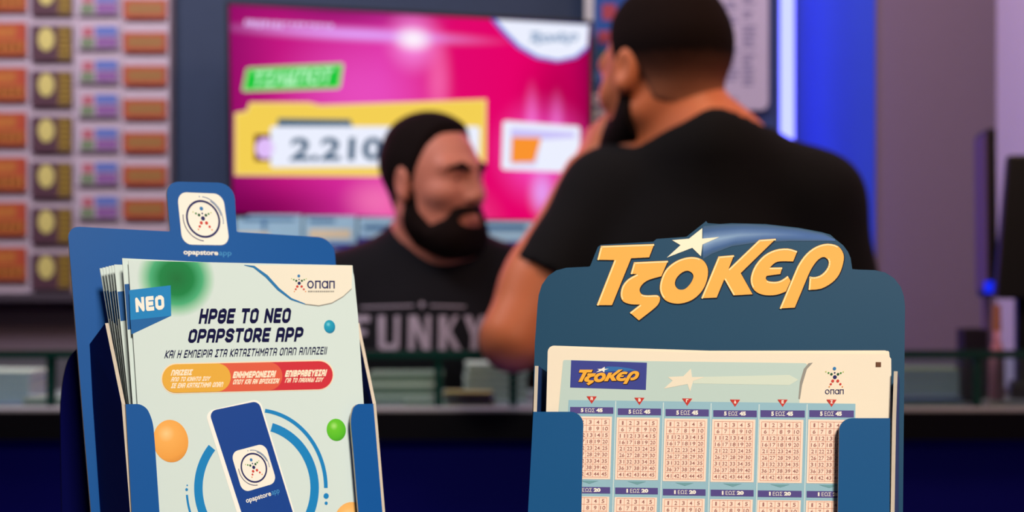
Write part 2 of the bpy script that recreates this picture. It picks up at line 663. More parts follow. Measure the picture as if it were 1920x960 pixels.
M_wall = mat('wall_paint', (118, 104, 120), .85, bump=.15, bscale=90, var=.05)
M_wall_r = mat('wall_paint_side', (222, 200, 208), .85, bump=.15, bscale=90, var=.05)
M_slate = mat('slate_panel', (44, 58, 84), .7, var=.06, bscale=30)
M_floor = mat('floor_tile', (92, 88, 90), .35, var=.1, bscale=12)
M_ceil = mat('ceiling_paint', (188, 184, 186), .9, var=.03)
WY = 3.22
mb = MB(); mb.box(-2.4, 1.2, WY, WY + .1, 0, 2.7); struct('wall_back', mb, M_wall)
mb = MB(); mb.box(1.125, 1.225, -1.6, WY, 0, 2.7); struct('wall_right', mb, M_wall_r)
mb = MB(); mb.box(-2.5, -2.4, -1.6, WY + .1, 0, 2.7); struct('wall_left', mb, M_wall)
mb = MB(); mb.box(-2.5, 1.225, -1.7, -1.6, 0, 2.7); struct('wall_behind', mb, M_wall)
mb = MB(); mb.box(-2.5, 1.225, -1.7, WY + .1, -.1, 0); struct('floor', mb, M_floor)
mb = MB(); mb.box(-2.5, 1.225, -1.7, WY + .1, 2.7, 2.8); struct('ceiling', mb, M_ceil)
mb = MB(); mb.box(at(318, 0, WY).x, at(1112, 0, WY).x, WY - .02, WY, .95, 2.5); struct('trim_1', mb, M_slate)
mb = MB(); mb.box(at(1492, 0, WY).x, at(1640, 0, WY).x, WY - .006, WY, .09, 2.7); struct('trim_led_wash', mb, mat('blue_wash_paint', (44, 76, 205), .6, var=.04, bscale=10))  # blue wash of the light strip painted into this added panel's colour
mb = MB(); mb.box(-2.4, 1.12, WY - .015, WY, 0, .09); struct('baseboard_back', mb, mat('baseboard_dark', (46, 44, 50), .6, var=.05))

# ceiling lamps (the housings of the lights above)
M_white_metal = mat('lamp_housing', (225, 225, 225), .4, var=.02)
M_lampglow = emat('lamp_diffuser_glow', (255, 236, 210), 3.0)
for (x, y, lb) in ((0.55, 1.35, 'white round ceiling lamp above the customer side of the counter'),
                   (-0.35, 1.75, 'added white round ceiling lamp brightening the notices under the television'),
                   (-1.0, 2.0, 'white round ceiling lamp in front of the ticket rack'),
                   (0.72, 2.6, 'white round ceiling lamp near the right wall')):
    r = empty('ceiling_lamp', (x, y, 2.7), lb, 'ceiling lamp', 'round ceiling lamps')
    mb = MB(); mb.tube((x, y, 2.62), (x, y, 2.7), .13, .14, 32); mb.build('housing', M_white_metal, r)
    mb = MB(); mb.tube((x, y, 2.612), (x, y, 2.62), .115, .115, 32); mb.build('diffuser', M_lampglow, r)

# ------------------------------------------------------------------ COUNTER
CY = 2.15
CZ = at(0, 768, CY).z
M_blackslab = mat('counter_edge_black', (6, 6, 9), .6, spec=.1, var=.1)
M_navyfront = mat('counter_front_navy', (5, 5, 92), .7, spec=.1, var=.08, bscale=8)
M_countertop = mat('counter_top_grey', (150, 150, 160), .45, var=.08, bscale=14)
ctr = empty('service_counter', (-.6, 2.3, 0), 'long service counter with dark navy front and thick black edge', 'counter')
mb = MB(); mb.box(-2.3, 1.1, CY, 2.47, CZ - .047, CZ - .004); mb.build('edge_slab', M_blackslab, ctr)
mb = MB(); mb.box(-2.3, 1.1, CY + .006, 2.47, CZ - .004, CZ); mb.build('worktop', M_countertop, ctr)
mb = MB(); mb.box(-2.3, 1.1, CY + .04, 2.43, .08, CZ - .047); mb.build('front_panel', M_navyfront, ctr)
mb = MB(); mb.box(-2.3, 1.1, CY + .09, 2.40, 0, .08); mb.build('plinth', M_blackslab, ctr)

GY = CY + .045
GZ = at(0, 657, GY).z
M_glass = glass_mat('guard_glass', (.80, .92, .88))
M_green = mat('green_glass_edge', (14, 52, 46), .25, var=.15, bscale=20)
gg = empty('glass_guard', (-.6, GY, CZ), 'low clear glass guard with dark green edge standing on the counter', 'glass guard')
mb = MB(); mb.box(-2.28, 1.1, GY - .006, GY + .012, GZ - .012, GZ); mb.build('top_rail', M_green, gg)
posts = [-2.27, at(95, 0, GY).x, at(486, 0, GY).x, at(822, 0, GY).x, at(962, 0, GY).x, at(1400, 0, GY).x, at(1832, 0, GY).x]
for i, px_ in enumerate(posts):
    mb = MB(); mb.box(px_ - .006, px_ + .006, GY - .003, GY + .010, CZ, GZ - .012); mb.build('post', M_green, gg)
    nx = posts[i + 1] if i + 1 < len(posts) else 1.1
    mb = MB(); mb.box(px_ + .006, nx - .006, GY, GY + .005, CZ, GZ - .012); mb.build('pane', M_glass, gg)

# ------------------------------------------------------------------ PEOPLE: implicit modelling
def smin(a, b, k):
    h = np.maximum(k - np.abs(a - b), 0) / k
    return np.minimum(a, b) - h * h * k * .25


def smax(a, b, k):
    return -smin(-a, -b, k)


class Prim:
    def __init__(self, kind, a, b=None, r=None, k=.02, op='u', R=None, T=None, cut=None):
        self.kind, self.k, self.op, self.cut = kind, k, op, cut
        self.a = np.array(a, float)
        self.b = None if b is None else np.array(b, float)
        self.r = r
        self.R = np.eye(3) if R is None else np.array(R, float)
        self.T = np.zeros(3) if T is None else np.array(T, float)

    def placed(self, R, T):
        q = Prim(self.kind, self.a, self.b, self.r, self.k, self.op, np.array(R) @ self.R, np.array(R) @ self.T + np.array(T), self.cut)
        return q

    def bound(self):
        if self.kind == 'e':
            c, rad = self.a, max(self.r)
        else:
            c = (self.a + self.b) / 2
            rad = np.linalg.norm(self.a - self.b) / 2 + max(self.r)
        return self.R @ c + self.T, rad

    def dist(self, X, Y, Z):
        X, Y, Z = X - self.T[0], Y - self.T[1], Z - self.T[2]
        R = self.R
        x = R[0, 0] * X + R[1, 0] * Y + R[2, 0] * Z
        y = R[0, 1] * X + R[1, 1] * Y + R[2, 1] * Z
        z = R[0, 2] * X + R[1, 2] * Y + R[2, 2] * Z
        if self.kind == 'e':
            a, r = self.a, self.r
            x, y, z = x - a[0], y - a[1], z - a[2]
            k0 = np.sqrt((x / r[0]) ** 2 + (y / r[1]) ** 2 + (z / r[2]) ** 2)
            k1 = np.sqrt((x / r[0] ** 2) ** 2 + (y / r[1] ** 2) ** 2 + (z / r[2] ** 2) ** 2) + 1e-9
            d = k0 * (k0 - 1) / k1
        else:
            a, b = self.a, self.b
            ba = b - a
            L2 = ba @ ba + 1e-12
            h = np.clip(((x - a[0]) * ba[0] + (y - a[1]) * ba[1] + (z - a[2]) * ba[2]) / L2, 0, 1)
            d = np.sqrt((x - a[0] - h * ba[0]) ** 2 + (y - a[1] - h * ba[1]) ** 2 + (z - a[2] - h * ba[2]) ** 2) - (self.r[0] + (self.r[1] - self.r[0]) * h)
        if self.cut is not None:
            p, n = self.cut
            d = np.maximum(d, (x - p[0]) * n[0] + (y - p[1]) * n[1] + (z - p[2]) * n[2])
        return d


def field(prims, lo, hi, h):
    lo, hi = np.array(lo, float), np.array(hi, float)
    n = np.ceil((hi - lo) / h).astype(int) + 1
    ax = [(lo[i] + h * np.arange(n[i])).astype(np.float32) for i in range(3)]
    D = np.full(tuple(n), .5, np.float32)
    for p in prims:
        c, rad = p.bound()
        pad = rad + p.k + .05
        i0 = np.clip(np.floor((c - pad - lo) / h).astype(int), 0, n)
        i1 = np.clip(np.ceil((c + pad - lo) / h).astype(int) + 1, 0, n)
        if np.any(i1 <= i0):
            continue
        s = tuple(slice(i0[i], i1[i]) for i in range(3))
        X, Y, Z = ax[0][s[0]][:, None, None], ax[1][s[1]][None, :, None], ax[2][s[2]][None, None, :]
        d = p.dist(X, Y, Z)
        D[s] = smin(D[s], d, p.k) if p.op == 'u' else smax(D[s], -d, p.k)
    return D, ax


def surface_net(D, ax):
    h = float(ax[0][1] - ax[0][0])
    lo = np.array([ax[0][0], ax[1][0], ax[2][0]], float)
    for s in (np.s_[0], np.s_[-1]):
        D[s, :, :] = np.maximum(D[s, :, :], 1e-4); D[:, s, :] = np.maximum(D[:, s, :], 1e-4); D[:, :, s] = np.maximum(D[:, :, s], 1e-4)
    S = D < 0
    nx, ny, nz = [d - 1 for d in D.shape]
    cnt = np.zeros((nx, ny, nz), np.int8)
    corners = [(i, j, k) for i in (0, 1) for j in (0, 1) for k in (0, 1)]
    for i, j, k in corners:
        cnt += S[i:i + nx, j:j + ny, k:k + nz]
    cells = np.argwhere((cnt > 0) & (cnt < 8))
    idx = -np.ones((nx, ny, nz), np.int64)
    idx[tuple(cells.T)] = np.arange(len(cells))
    val = np.stack([D[cells[:, 0] + i, cells[:, 1] + j, cells[:, 2] + k] for i, j, k in corners], 1)
    acc = np.zeros((len(cells), 3)); num = np.zeros(len(cells))
    cr = np.array(corners, float)
    for a in range(8):
        for b in range(a + 1, 8):
            if np.abs(cr[a] - cr[b]).sum() != 1: continue
            va, vb = val[:, a], val[:, b]
            m = (va < 0) != (vb < 0)
            t = np.where(m, va / np.where(va == vb, 1, va - vb), 0)
            acc += m[:, None] * (cr[a] + t[:, None] * (cr[b] - cr[a]))
            num += m
    V = lo + (cells + acc / num[:, None]) * h
    F = []
    for axis in range(3):
        u, v = [(1, 2), (2, 0), (0, 1)][axis]
        sl0 = [slice(None)] * 3; sl1 = [slice(None)] * 3
        sl0[axis] = slice(0, -1); sl1[axis] = slice(1, None)
        A, B = S[tuple(sl0)], S[tuple(sl1)]
        e = np.argwhere(A != B)
        ok = (e[:, u] > 0) & (e[:, v] > 0) & (e[:, u] < D.shape[u] - 1) & (e[:, v] < D.shape[v] - 1)
        e = e[ok]
        ins = A[tuple(e.T)]
        def c(du, dv):
            q = e.copy(); q[:, u] -= du; q[:, v] -= dv
            return idx[tuple(q.T)]
        q = np.stack([c(1, 1), c(0, 1), c(0, 0), c(1, 0)], 1)
        q[~ins] = q[~ins][:, ::-1]
        F.append(q)
    return V, np.concatenate(F)


def net_object(name, V, F, m, root, smooth_it=2):
    me = bpy.data.meshes.new(name)
    base = np.array(root.location if root.type == 'EMPTY' else root.parent.location)
    V = V - base
    # a little Laplacian smoothing
    for _ in range(smooth_it):
        A = np.zeros_like(V); n = np.zeros(len(V))
        for a, b in ((0, 1), (1, 2), (2, 3), (3, 0)):
            np.add.at(A, F[:, a], V[F[:, b]]); np.add.at(A, F[:, b], V[F[:, a]])
            np.add.at(n, F[:, a], 1); np.add.at(n, F[:, b], 1)
        V = V * .5 + .5 * A / np.maximum(n, 1)[:, None]
    me.from_pydata(V.tolist(), [], F.tolist())
    me.materials.append(m)
    me.polygons.foreach_set('use_smooth', [True] * len(me.polygons))
    me.update()
    o = bpy.data.objects.new(name, me)
    COL.objects.link(o)
    o.parent = root
    return o


def rotm(z, x=0, y=0):
    return np.array((Matrix.Rotation(math.radians(z), 3, 'Z') @ Matrix.Rotation(math.radians(x), 3, 'X') @ Matrix.Rotation(math.radians(y), 3, 'Y')))


def P_c(a, b, r0, r1, k=.02, **kw): return Prim('c', a, b, (r0, r1), k, **kw)
def P_e(c, r, k=.02, **kw): return Prim('e', c, None, r, k, **kw)


def head_core():
    p = [P_e((0, -.014, .036), (.077, .097, .088), .02),
         P_e((0, .028, -.02), (.066, .070, .090), .03),
         P_c((-.02, .058, -.094), (.02, .058, -.094), .026, .026, .03)]
    for s in (-1, 1):
        p += [P_c((s * .052, -.005, -.06), (s * .022, .056, -.096), .022, .022, .03),
              P_e((s * .044, .055, -.018), (.024, .026, .020), .02),
              P_c((s * .012, .083, .030), (s * .048, .070, .032), .012, .010, .02),
              P_e((s * .032, .098, .010), (.017, .014, .012), .012, op='s'),
              P_e((s * .032, .071, .010), (.0145, .0145, .0125), .006)]
    p += [P_c((0, .086, .020), (0, .104, -.022), .009, .0125, .014)]
    for s in (-1, 1):
        p += [P_e((s * .013, .096, -.026), (.009, .011, .008), .008)]
    p += [P_c((-.022, .083, -.060), (0, .092, -.062), .007, .008, .012), P_c((.022, .083, -.060), (0, .092, -.062), .007, .008, .012),
          P_c((-.016, .082, -.076), (.016, .082, -.076), .009, .009, .012)]
    return p


def head_ears():
    p = []
    for s in (-1, 1):
        R = rotm(s * -18, 8)
        c = np.array((s * .081, -.008, .0))
        q = P_e((0, 0, 0), (.009, .020, .033), .006); p.append(q.placed(R, c))
        q = P_e((s * .010, .004, .004), (.007, .011, .018), .006, op='s'); p.append(q.placed(R, c))
        q = P_e((0, .004, -.024), (.007, .010, .011), .008); p.append(q.placed(R, c))
    return p


def hand_prims(w, d, nrm, side, curl=.5):
    """palm, four fingers of unequal length and a thumb; d along the hand, nrm out of the palm's back"""
    w = np.array(w, float); d = np.array(d, float); d /= np.linalg.norm(d)
    n = np.array(nrm, float); n -= d * (n @ d); n /= np.linalg.norm(n)
    s = np.cross(d, n) * side
    p = []
    for o in (-.026, -.009, .009, .026):
        p.append(P_c(w + s * o * .7 + d * .012, w + s * o + d * .082, .014, .0115, .012))
    for o, L, dd in ((-.028, .060, .080), (-.010, .074, .086), (.010, .080, .086), (.029, .070, .080)):
        q = w + s * o + d * dd
        ang = 0
        for i, f in enumerate((.45, .32, .23)):
            ang += curl * (.5, .8, .6)[i]
            v = d * math.cos(ang) - n * math.sin(ang) + s * o * .8
            e = q + v * L * f
            p.append(P_c(q, e, .0095 - .001 * i, .0090 - .001 * i, .005))
            q = e
    q = w + s * .024 + d * .024
    e1 = q + (s * .75 + d * .62 - n * .25) * .040
    e2 = e1 + (s * .25 + d * .85 - n * .45) * .030
    p += [P_c(q, e1, .014, .011, .012), P_c(e1, e2, .0105, .0085, .005)]
    return p


def lerp(a, b, t): return np.array(a) * (1 - t) + np.array(b) * t


M_skin_a = mat('skin_clerk', (172, 108, 90), .5, sss=.15, bump=.08, bscale=220, var=.05)
M_skin_b = mat('skin_customer', (188, 108, 70), .5, sss=.15, bump=.08, bscale=220, var=.05)
M_hair = mat('hair_black', (16, 9, 9), .9, spec=.08, bump=.6, bscale=420, var=.3)
M_beard = mat('beard_black', (17, 9, 8), .9, spec=.08, bump=.6, bscale=500, var=.3)
M_shirt_a = mat('shirt_charcoal', (7, 7, 14), .9, spec=.2, bump=.25, bscale=40, var=.15)
M_shirt_b = mat('shirt_black', (3, 3, 7), .9, spec=.2, bump=.25, bscale=40, var=.15)
M_jeans = mat('trousers_dark', (30, 34, 50), .85, bump=.2, bscale=120, var=.15)
M_shoe = mat('shoe_black', (24, 24, 26), .5, var=.1)
M_lip = mat('lips', (150, 84, 78), .45, var=.05)
M_teeth = mat('teeth', (225, 218, 205), .3, var=.03)
M_eye = mat('eye_white', (205, 200, 195), .2, var=.02)
M_iris = mat('iris_brown', (38, 22, 14), .2, var=.1)


def fade_hair(z0, z1, c0, c1):
    """cropped hair that thins to stubble towards the nape"""
    m = bpy.data.materials.new('hair_cropped_fade')
    m.use_nodes = True
    nt = m.node_tree
    b = nt.nodes['Principled BSDF']
    b.inputs['Roughness'].default_value = .9
    b.inputs['Specular IOR Level'].default_value = .08
    tc = nt.nodes.new('ShaderNodeTexCoord')
    sp = nt.nodes.new('ShaderNodeSeparateXYZ')
    nz = nt.nodes.new('ShaderNodeTexNoise'); nz.inputs['Scale'].default_value = 300
    ma = nt.nodes.new('ShaderNodeMath'); ma.operation = 'MULTIPLY_ADD'
    ma.inputs[1].default_value = .02
    mr = nt.nodes.new('ShaderNodeMapRange')
    mr.inputs['From Min'].default_value = z0
    mr.inputs['From Max'].default_value = z1
    mx = nt.nodes.new('ShaderNodeMix'); mx.data_type = 'RGBA'
    mx.inputs[6].default_value = lin(c0)
    mx.inputs[7].default_value = lin(c1)
    bp = nt.nodes.new('ShaderNodeBump'); bp.inputs['Strength'].default_value = .4; bp.inputs['Distance'].default_value = .002
    nt.links.new(tc.outputs['Object'], sp.inputs[0]); nt.links.new(tc.outputs['Object'], nz.inputs['Vector'])
    nt.links.new(nz.outputs['Fac'], ma.inputs[0]); nt.links.new(sp.outputs['Z'], ma.inputs[2])
    nt.links.new(ma.outputs[0], mr.inputs['Value']); nt.links.new(mr.outputs[0], mx.inputs[0])
    nt.links.new(mx.outputs[2], b.inputs['Base Color'])
    nt.links.new(nz.outputs['Fac'], bp.inputs['Height']); nt.links.new(bp.outputs[0], b.inputs['Normal'])
    return m


def ss(x, a, b):
    t = np.clip((x - a) / (b - a), 0, 1)
    return t * t * (3 - 2 * t)


def make_person(root, J, skin, shirt_m, hair_m):
    H, R = np.array(J['head'], float), J['R']
    sc = J.get('hscale', 1.0)
    A = lambda k: np.array(J[k], float)
    nb, ch, be = A('neck'), A('chest'), A('belly')
    Rt = rotm(J.get('tyaw', 0))
    place = lambda q: [p.placed(R * sc, H) if False else p.placed(R, H) for p in q]
    head = place(head_core() + head_ears())
    hn = H + R @ np.array((0, -.022, -.045))
    hj = H + R @ np.array((0, .012, -.075))
    body = head + [P_c(hn, nb, .056, .060, .03), P_c(hj, nb + Rt @ np.array((0, .025, -.02)), .044, .050, .03)]
    torso = [P_e((0, 0, 0), J['chest_r'], .06).placed(Rt, ch), P_e((0, 0, 0), J['belly_r'], .08).placed(Rt, be),
             P_c(nb, A('shL'), .050, .055, .05), P_c(nb, A('shR'), .050, .055, .05),
             P_c(nb + np.array((0, 0, J.get('tz', .01))), ch, .062 - max(0, -J.get('tz', .01)) * .35, .11, .05)]
    body += [p for p in torso]
    for s in 'LR':
        sh, el, wr = A('sh' + s), A('el' + s), A('wr' + s)
        body += [P_c(sh, lerp(sh, el, .5), .056, .049, .03), P_c(lerp(sh, el, .4), el, .049, .040, .025),
                 P_c(el, lerp(el, wr, .35), .041, .044, .03), P_c(lerp(el, wr, .3), wr, .044, .027, .03)]
        body += hand_prims(wr, J['hd' + s], J['hn' + s], 1 if s == 'L' else -1, J.get('curl' + s, .5))
    pts = np.array([p.bound()[0] for p in body]); rad = np.array([p.bound()[1] for p in body])
    lo, hi = (pts - rad[:, None]).min(0) - .02, (pts + rad[:, None]).max(0) + .02
    lo[2] = max(lo[2], .60)
    D, ax = field(body, lo, hi, .0045)
    V, F = surface_net(D, ax)
    bo = net_object('body', V, F, skin, root, 1)
    # shirt
    fab = .011
    sh_p = []
    for p in torso:
        r = tuple(x + fab for x in p.r)
        sh_p.append(Prim(p.kind, p.a, p.b, r, p.k, 'u', p.R, p.T))
    hip = be + np.array((0, 0, -.16))
    sh_p.append(P_e((0, 0, 0), (J['belly_r'][0] + .004, J['belly_r'][1] + .004, .16), .06).placed(Rt, hip))
    for s in 'LR':
        sh, el = A('sh' + s), A('el' + s)
        d = (el - sh) / np.linalg.norm(el - sh)
        t = J.get('sleeve' + s, .62)
        e = lerp(sh, el, t)
        sh_p.append(P_c(sh, e + d * .08, .066, .064, .035, cut=(e, d)))
    # folds across the cloth
    for fold in J.get('folds', ()):
        sh_p.append(P_c(fold[0], fold[1], .008, .006, .03))
    # openings
    up = (hn - nb); up /= np.linalg.norm(up)
    sh_p.append(P_c(nb + np.array(J.get('collar', (0, 0, .014))) + Rt @ np.array((0, .012, 0)), nb + np.array(J.get('collar', (0, 0, .014))) + up * .06 + (0, 0, .06) + Rt @ np.array((0, .03, 0)), .066, .09, .008, op='s'))
    for s in 'LR':
        sh, el = A('sh' + s), A('el' + s)
        t = J.get('sleeve' + s, .62)
        sh_p.append(P_c(lerp(sh, el, t - .10), lerp(sh, el, t + .35), .0535, .056, .004, op='s'))
    hem = J['hem']
    sh_p.append(P_e((be[0], be[1], hem - .4), (.5, .5, .4), .01, op='s'))
    pts = np.array([p.bound()[0] for p in sh_p if p.op == 'u']); rad = np.array([p.bound()[1] for p in sh_p if p.op == 'u'])
    lo, hi = (pts - rad[:, None]).min(0) - .02, (pts + rad[:, None]).max(0) + .02
    lo[2] = hem - .02
    D, ax = field(sh_p, lo, hi, .006)
    V, F = surface_net(D, ax)
    so = net_object('shirt', V, F, shirt_m, root, 2)
    # hair and beard grow on the head
    lo, hi = (-.11, -.14, -.17), (.11, .15, .16)
    nbl = R.T @ (nb - H)
    D, ax = field(head_core() + [P_c((0, -.022, -.045), nbl, .056, .060, .03)], lo, hi, .003)
    X, Y, Z = ax[0][:, None, None], ax[1][None, :, None], ax[2][None, None, :]
    zmin = np.interp(ax[1], J['hy'], J['hz'])[None, :, None].astype(np.float32)
    recede = J.get('recede', 0) * (np.abs(X) > .02) * ss(Y, .02, .06) * ss(np.abs(X), .02, .045)
    thick = J.get('hair_t', .009) * (.35 + .65 * ss(Z, -.03, .07)) + J.get('top_t', 0) * ss(Z, .06, .12)
    edge = ss((Z - zmin - recede) + 0 * X, 0, .028)
    Dh = smax(D - .0012 - thick * edge, (zmin + recede - Z) * .7 + 0 * X, .006)
    Dh = np.maximum(Dh, -(D + .012))
    V, F = surface_net(Dh.astype(np.float32), ax)
    net_object('hair', V @ R.T + H, F, hair_m, root, 1)
    zmax = np.interp(ax[1], [-.03, -.008, .012, .022, .045, .068, .080, .090, .12], J.get('bz', [-.02, .0, .002, -.028, -.052, -.050, -.040, -.034, -.036]))[None, :, None].astype(np.float32)
    bt = .004 + J.get('beard_t', .010) * ss(-Z, .035, .10)
    Db = smax(D - .001 - bt * ss((zmax - Z) + 0 * X, 0, .022), (Z - zmax) * .7 + 0 * X, .006)
    Db = smax(Db, (-.008 - Y) * .8 + (Z * 0 + X * 0) - .0, .006)
    Db = smax(Db, (-.145 - Z) + 0 * X + 0 * Y, .006)
    mouth = Prim('e', (0, .098, -.066), None, (.036, .036, .0125), .004).dist(X, Y, Z)
    Db = smax(Db, -mouth, .005)
    Db = np.maximum(Db, -(D + .010))
    V, F = surface_net(Db.astype(np.float32), ax)
    net_object('beard', V @ R.T + H, F, M_beard, root, 1)
    # brows, eyes, lips
    for s in (-1, 1):
        br = [P_c((s * .012, .096, .027), (s * .030, .094, .034), .0055, .006, .004), P_c((s * .030, .094, .034), (s * .052, .078, .028), .006, .004, .004)]
        D2, a2 = field([p for p in br], (-.07, .05, 0), (.07, .12, .06), .0025)
        V, F = surface_net(D2, a2)
        net_object('eyebrow', V @ R.T + H, F, M_beard, root, 1)
        mb = MB()
        for c, r, mi, n in (((s * .032, .0735, .010), .0125, 0, 12),):
            vs, fs = [], []
            for i in range(n + 1):
                th = math.pi * i / n
                for j in range(2 * n):
                    ph = math.pi * j / n
                    q = np.array(c) + r * np.array((math.sin(th) * math.cos(ph), math.cos(th), math.sin(th) * math.sin(ph)))
                    vs.append(Vector(R @ q + H))
            for i in range(n):
                for j in range(2 * n):
                    fs.append((i * 2 * n + j, i * 2 * n + (j + 1) % (2 * n), (i + 1) * 2 * n + (j + 1) % (2 * n), (i + 1) * 2 * n + j))
            mb.add(vs, fs)
            for k in range(len(fs)):
                if k // (2 * n) < 4: mb.m[k] = 1
        mb.build('eye', [M_eye, M_iris], root, smooth=True)
    lip = [P_c((-.026, .082, -.058), (-.010, .095, -.0635), .003, .0045, .005), P_c((-.010, .095, -.0635), (.010, .095, -.0635), .0045, .0045, .005), P_c((.010, .095, -.0635), (.026, .082, -.058), .0045, .003, .005),
           P_c((-.026, .082, -.059), (-.010, .091, -.0745), .003, .006, .005), P_c((-.010, .091, -.0745), (.010, .091, -.0745), .006, .006, .005), P_c((.010, .091, -.0745), (.026, .082, -.059), .006, .003, .005)]
    D2, a2 = field(lip, (-.05, .05, -.1), (.05, .12, -.03), .002)
    V, F = surface_net(D2, a2)
    lip_o = net_object('lips', V @ R.T + H, F, M_lip, root, 1)
    te = [P_c((-.018, .087, -.0675), (.018, .087, -.0675), .0055, .0055, .004)]
    D2, a2 = field(te, (-.05, .05, -.1), (.05, .12, -.03), .002)
    V, F = surface_net(D2, a2)
    net_object('teeth', V @ R.T + H, F, M_teeth, lip_o, 1)
    # trousers and shoes
    hipz = J['hem'] + .10
    tr = [P_e((0, 0, 0), (J['belly_r'][0] - .004, J['belly_r'][1] - .004, .12), .06).placed(Rt, (be[0], be[1], hipz - .06))]
    feet = []
    for s in (-1, 1):
        hp = np.array((be[0], be[1], hipz - .10)) + Rt @ np.array((s * .09, 0, 0))
        an = np.array((be[0], be[1], .09)) + Rt @ np.array((s * .11, -.02, 0))
        kn = lerp(hp, an, .48) + Rt @ np.array((0, .02, 0))
        tr += [P_c(hp, kn, .090, .066, .04), P_c(kn, an, .066, .058, .04)]
        feet.append(an)
    D, ax = field(tr, (be[0] - .35, be[1] - .3, .03), (be[0] + .35, be[1] + .3, hipz + .12), .010)
    V, F = surface_net(D, ax)
    net_object('trousers', V, F, M_jeans, root, 2)
    for an in feet:
        fp = [P_c(an + np.array((0, 0, -.045)), an + Rt @ np.array((0, .15, -.055)), .042, .036, .03), P_c(an + Rt @ np.array((0, -.03, -.055)), an + Rt @ np.array((0, .17, -.06)), .030, .030, .02)]
        c = an
        D, ax = field(fp, c + np.array((-.26, -.26, -.0895)), c + np.array((.26, .26, .06)), .008)
        V, F = surface_net(D, ax)
        net_object('shoe', V, F, M_shoe, root, 1)
    return bo, so


# --- the bearded clerk behind the counter
def atn(px, py, Y):
    v = at(px, py, Y)
    return np.array((v.x, v.y, v.z))


clerk = empty('person', (-.16, 2.66, 0), 'smiling bearded man in a dark printed T-shirt behind the counter, turned to the right', 'person')
JA = dict(head=atn(814, 345, 2.6), R=rotm(180 + 52, -2, 2), neck=(-.150, 2.655, 1.335), chest=(-.165, 2.66, 1.13), belly=(-.165, 2.68, .93),
          chest_r=(.185, .115, .19), belly_r=(.175, .125, .20), tyaw=188, shL=(.025, 2.67, 1.262), shR=(-.352, 2.65, 1.252),
          elL=(.075, 2.70, 1.00), elR=(-.40, 2.69, .99), wrL=(.06, 2.64, .76), wrR=(-.385, 2.63, .755),
          hdL=(0, -.1, -1), hdR=(0, -.1, -1), hnL=(1, 0, 0), hnR=(-1, 0, 0), curlL=.35, curlR=.35, hem=.80, sleeveL=.62, sleeveR=.62,
          hy=[-.12, -.06, -.035, -.028, .012, .022, .034, .052, .085], hz=[-.065, -.055, -.03, -.012, -.006, .030, .062, .090, .108], recede=.012, hair_t=.006, top_t=.006, beard_t=.008, bz=[-.02, -.004, -.006, -.046, -.072, -.060, -.041, -.036, -.037])
bodyA, shirtA = make_person(clerk, JA, M_skin_a, M_shirt_a, M_hair)

# lettering across the clerk's shirt follows the cloth
def drape(mb_pts_faces, shirt, root, name, m):
    vs = [v.co + root.location for v in shirt.data.vertices]
    bv = BVHTree.FromPolygons(vs, [tuple(p.vertices) for p in shirt.data.polygons])
    mb = MB()
    for poly in mb_pts_faces:
        # cut into a fine grid so the ink follows the curve
        n = 5
        P = []
        for j in range(n + 1):
            for i in range(n + 1):
                q = bil(poly, i / n, j / n)
                d = Vector(((q[0] - 960) / FPX, 1, (480 - q[1]) / FPX)).normalized()
                hit = bv.ray_cast(CAM, d)
                P.append((hit[0] + hit[1] * .0015) if hit[0] is not None else None)
        for j in range(n):
            for i in range(n):
                ids = [j * (n + 1) + i, j * (n + 1) + i + 1, (j + 1) * (n + 1) + i + 1, (j + 1) * (n + 1) + i]
                if all(P[k] is not None for k in ids):
                    mb.add([P[k] for k in ids], [(3, 2, 1, 0)])
    return mb.build(name, m, shirt)


M_shirtprint = mat('shirt_print_white', (138, 130, 146), .8, var=.12, bscale=80)
polys = []
def bar(x0, y0, x1, y1, w0, w1=None):
    w1 = w0 if w1 is None else w1
    polys.append([(x0 - w0 / 2, y0), (x0 + w0 / 2, y0), (x1 + w1 / 2, y1), (x1 - w1 / 2, y1)])
ty, by = 592, 657
bar(668, ty, 667, by, 12); polys.append([(672, ty), (694, ty), (694, ty + 12), (672, ty + 12)]); polys.append([(672, 618), (688, 618), (688, 629), (672, 629)])
bar(716, ty, 716, by - 4, 13); bar(745, ty, 744, by - 4, 9); polys.append([(712, by - 12), (748, by - 12), (744, by), (716, by)])
bar(772, ty, 771, by, 11); bar(775, ty, 800, by, 14); bar(803, ty, 802, by, 9)
bar(830, ty, 829, by, 14); bar(855, ty, 836, 628, 9); bar(839, 622, 858, by, 13)
bar(876, ty, 888, 628, 13, 12); bar(904, ty, 889, 628, 9, 10); bar(889, 626, 888, by, 12)
polys.append([(676, 575), (776, 572), (776, 575), (676, 578)]); polys.append([(806, 572), (872, 574), (872, 577), (806, 575)])
polys.append([(786, 570), (791, 565), (796, 570), (791, 579)])
drape(polys, shirtA, clerk, 'shirt_print', M_shirtprint)

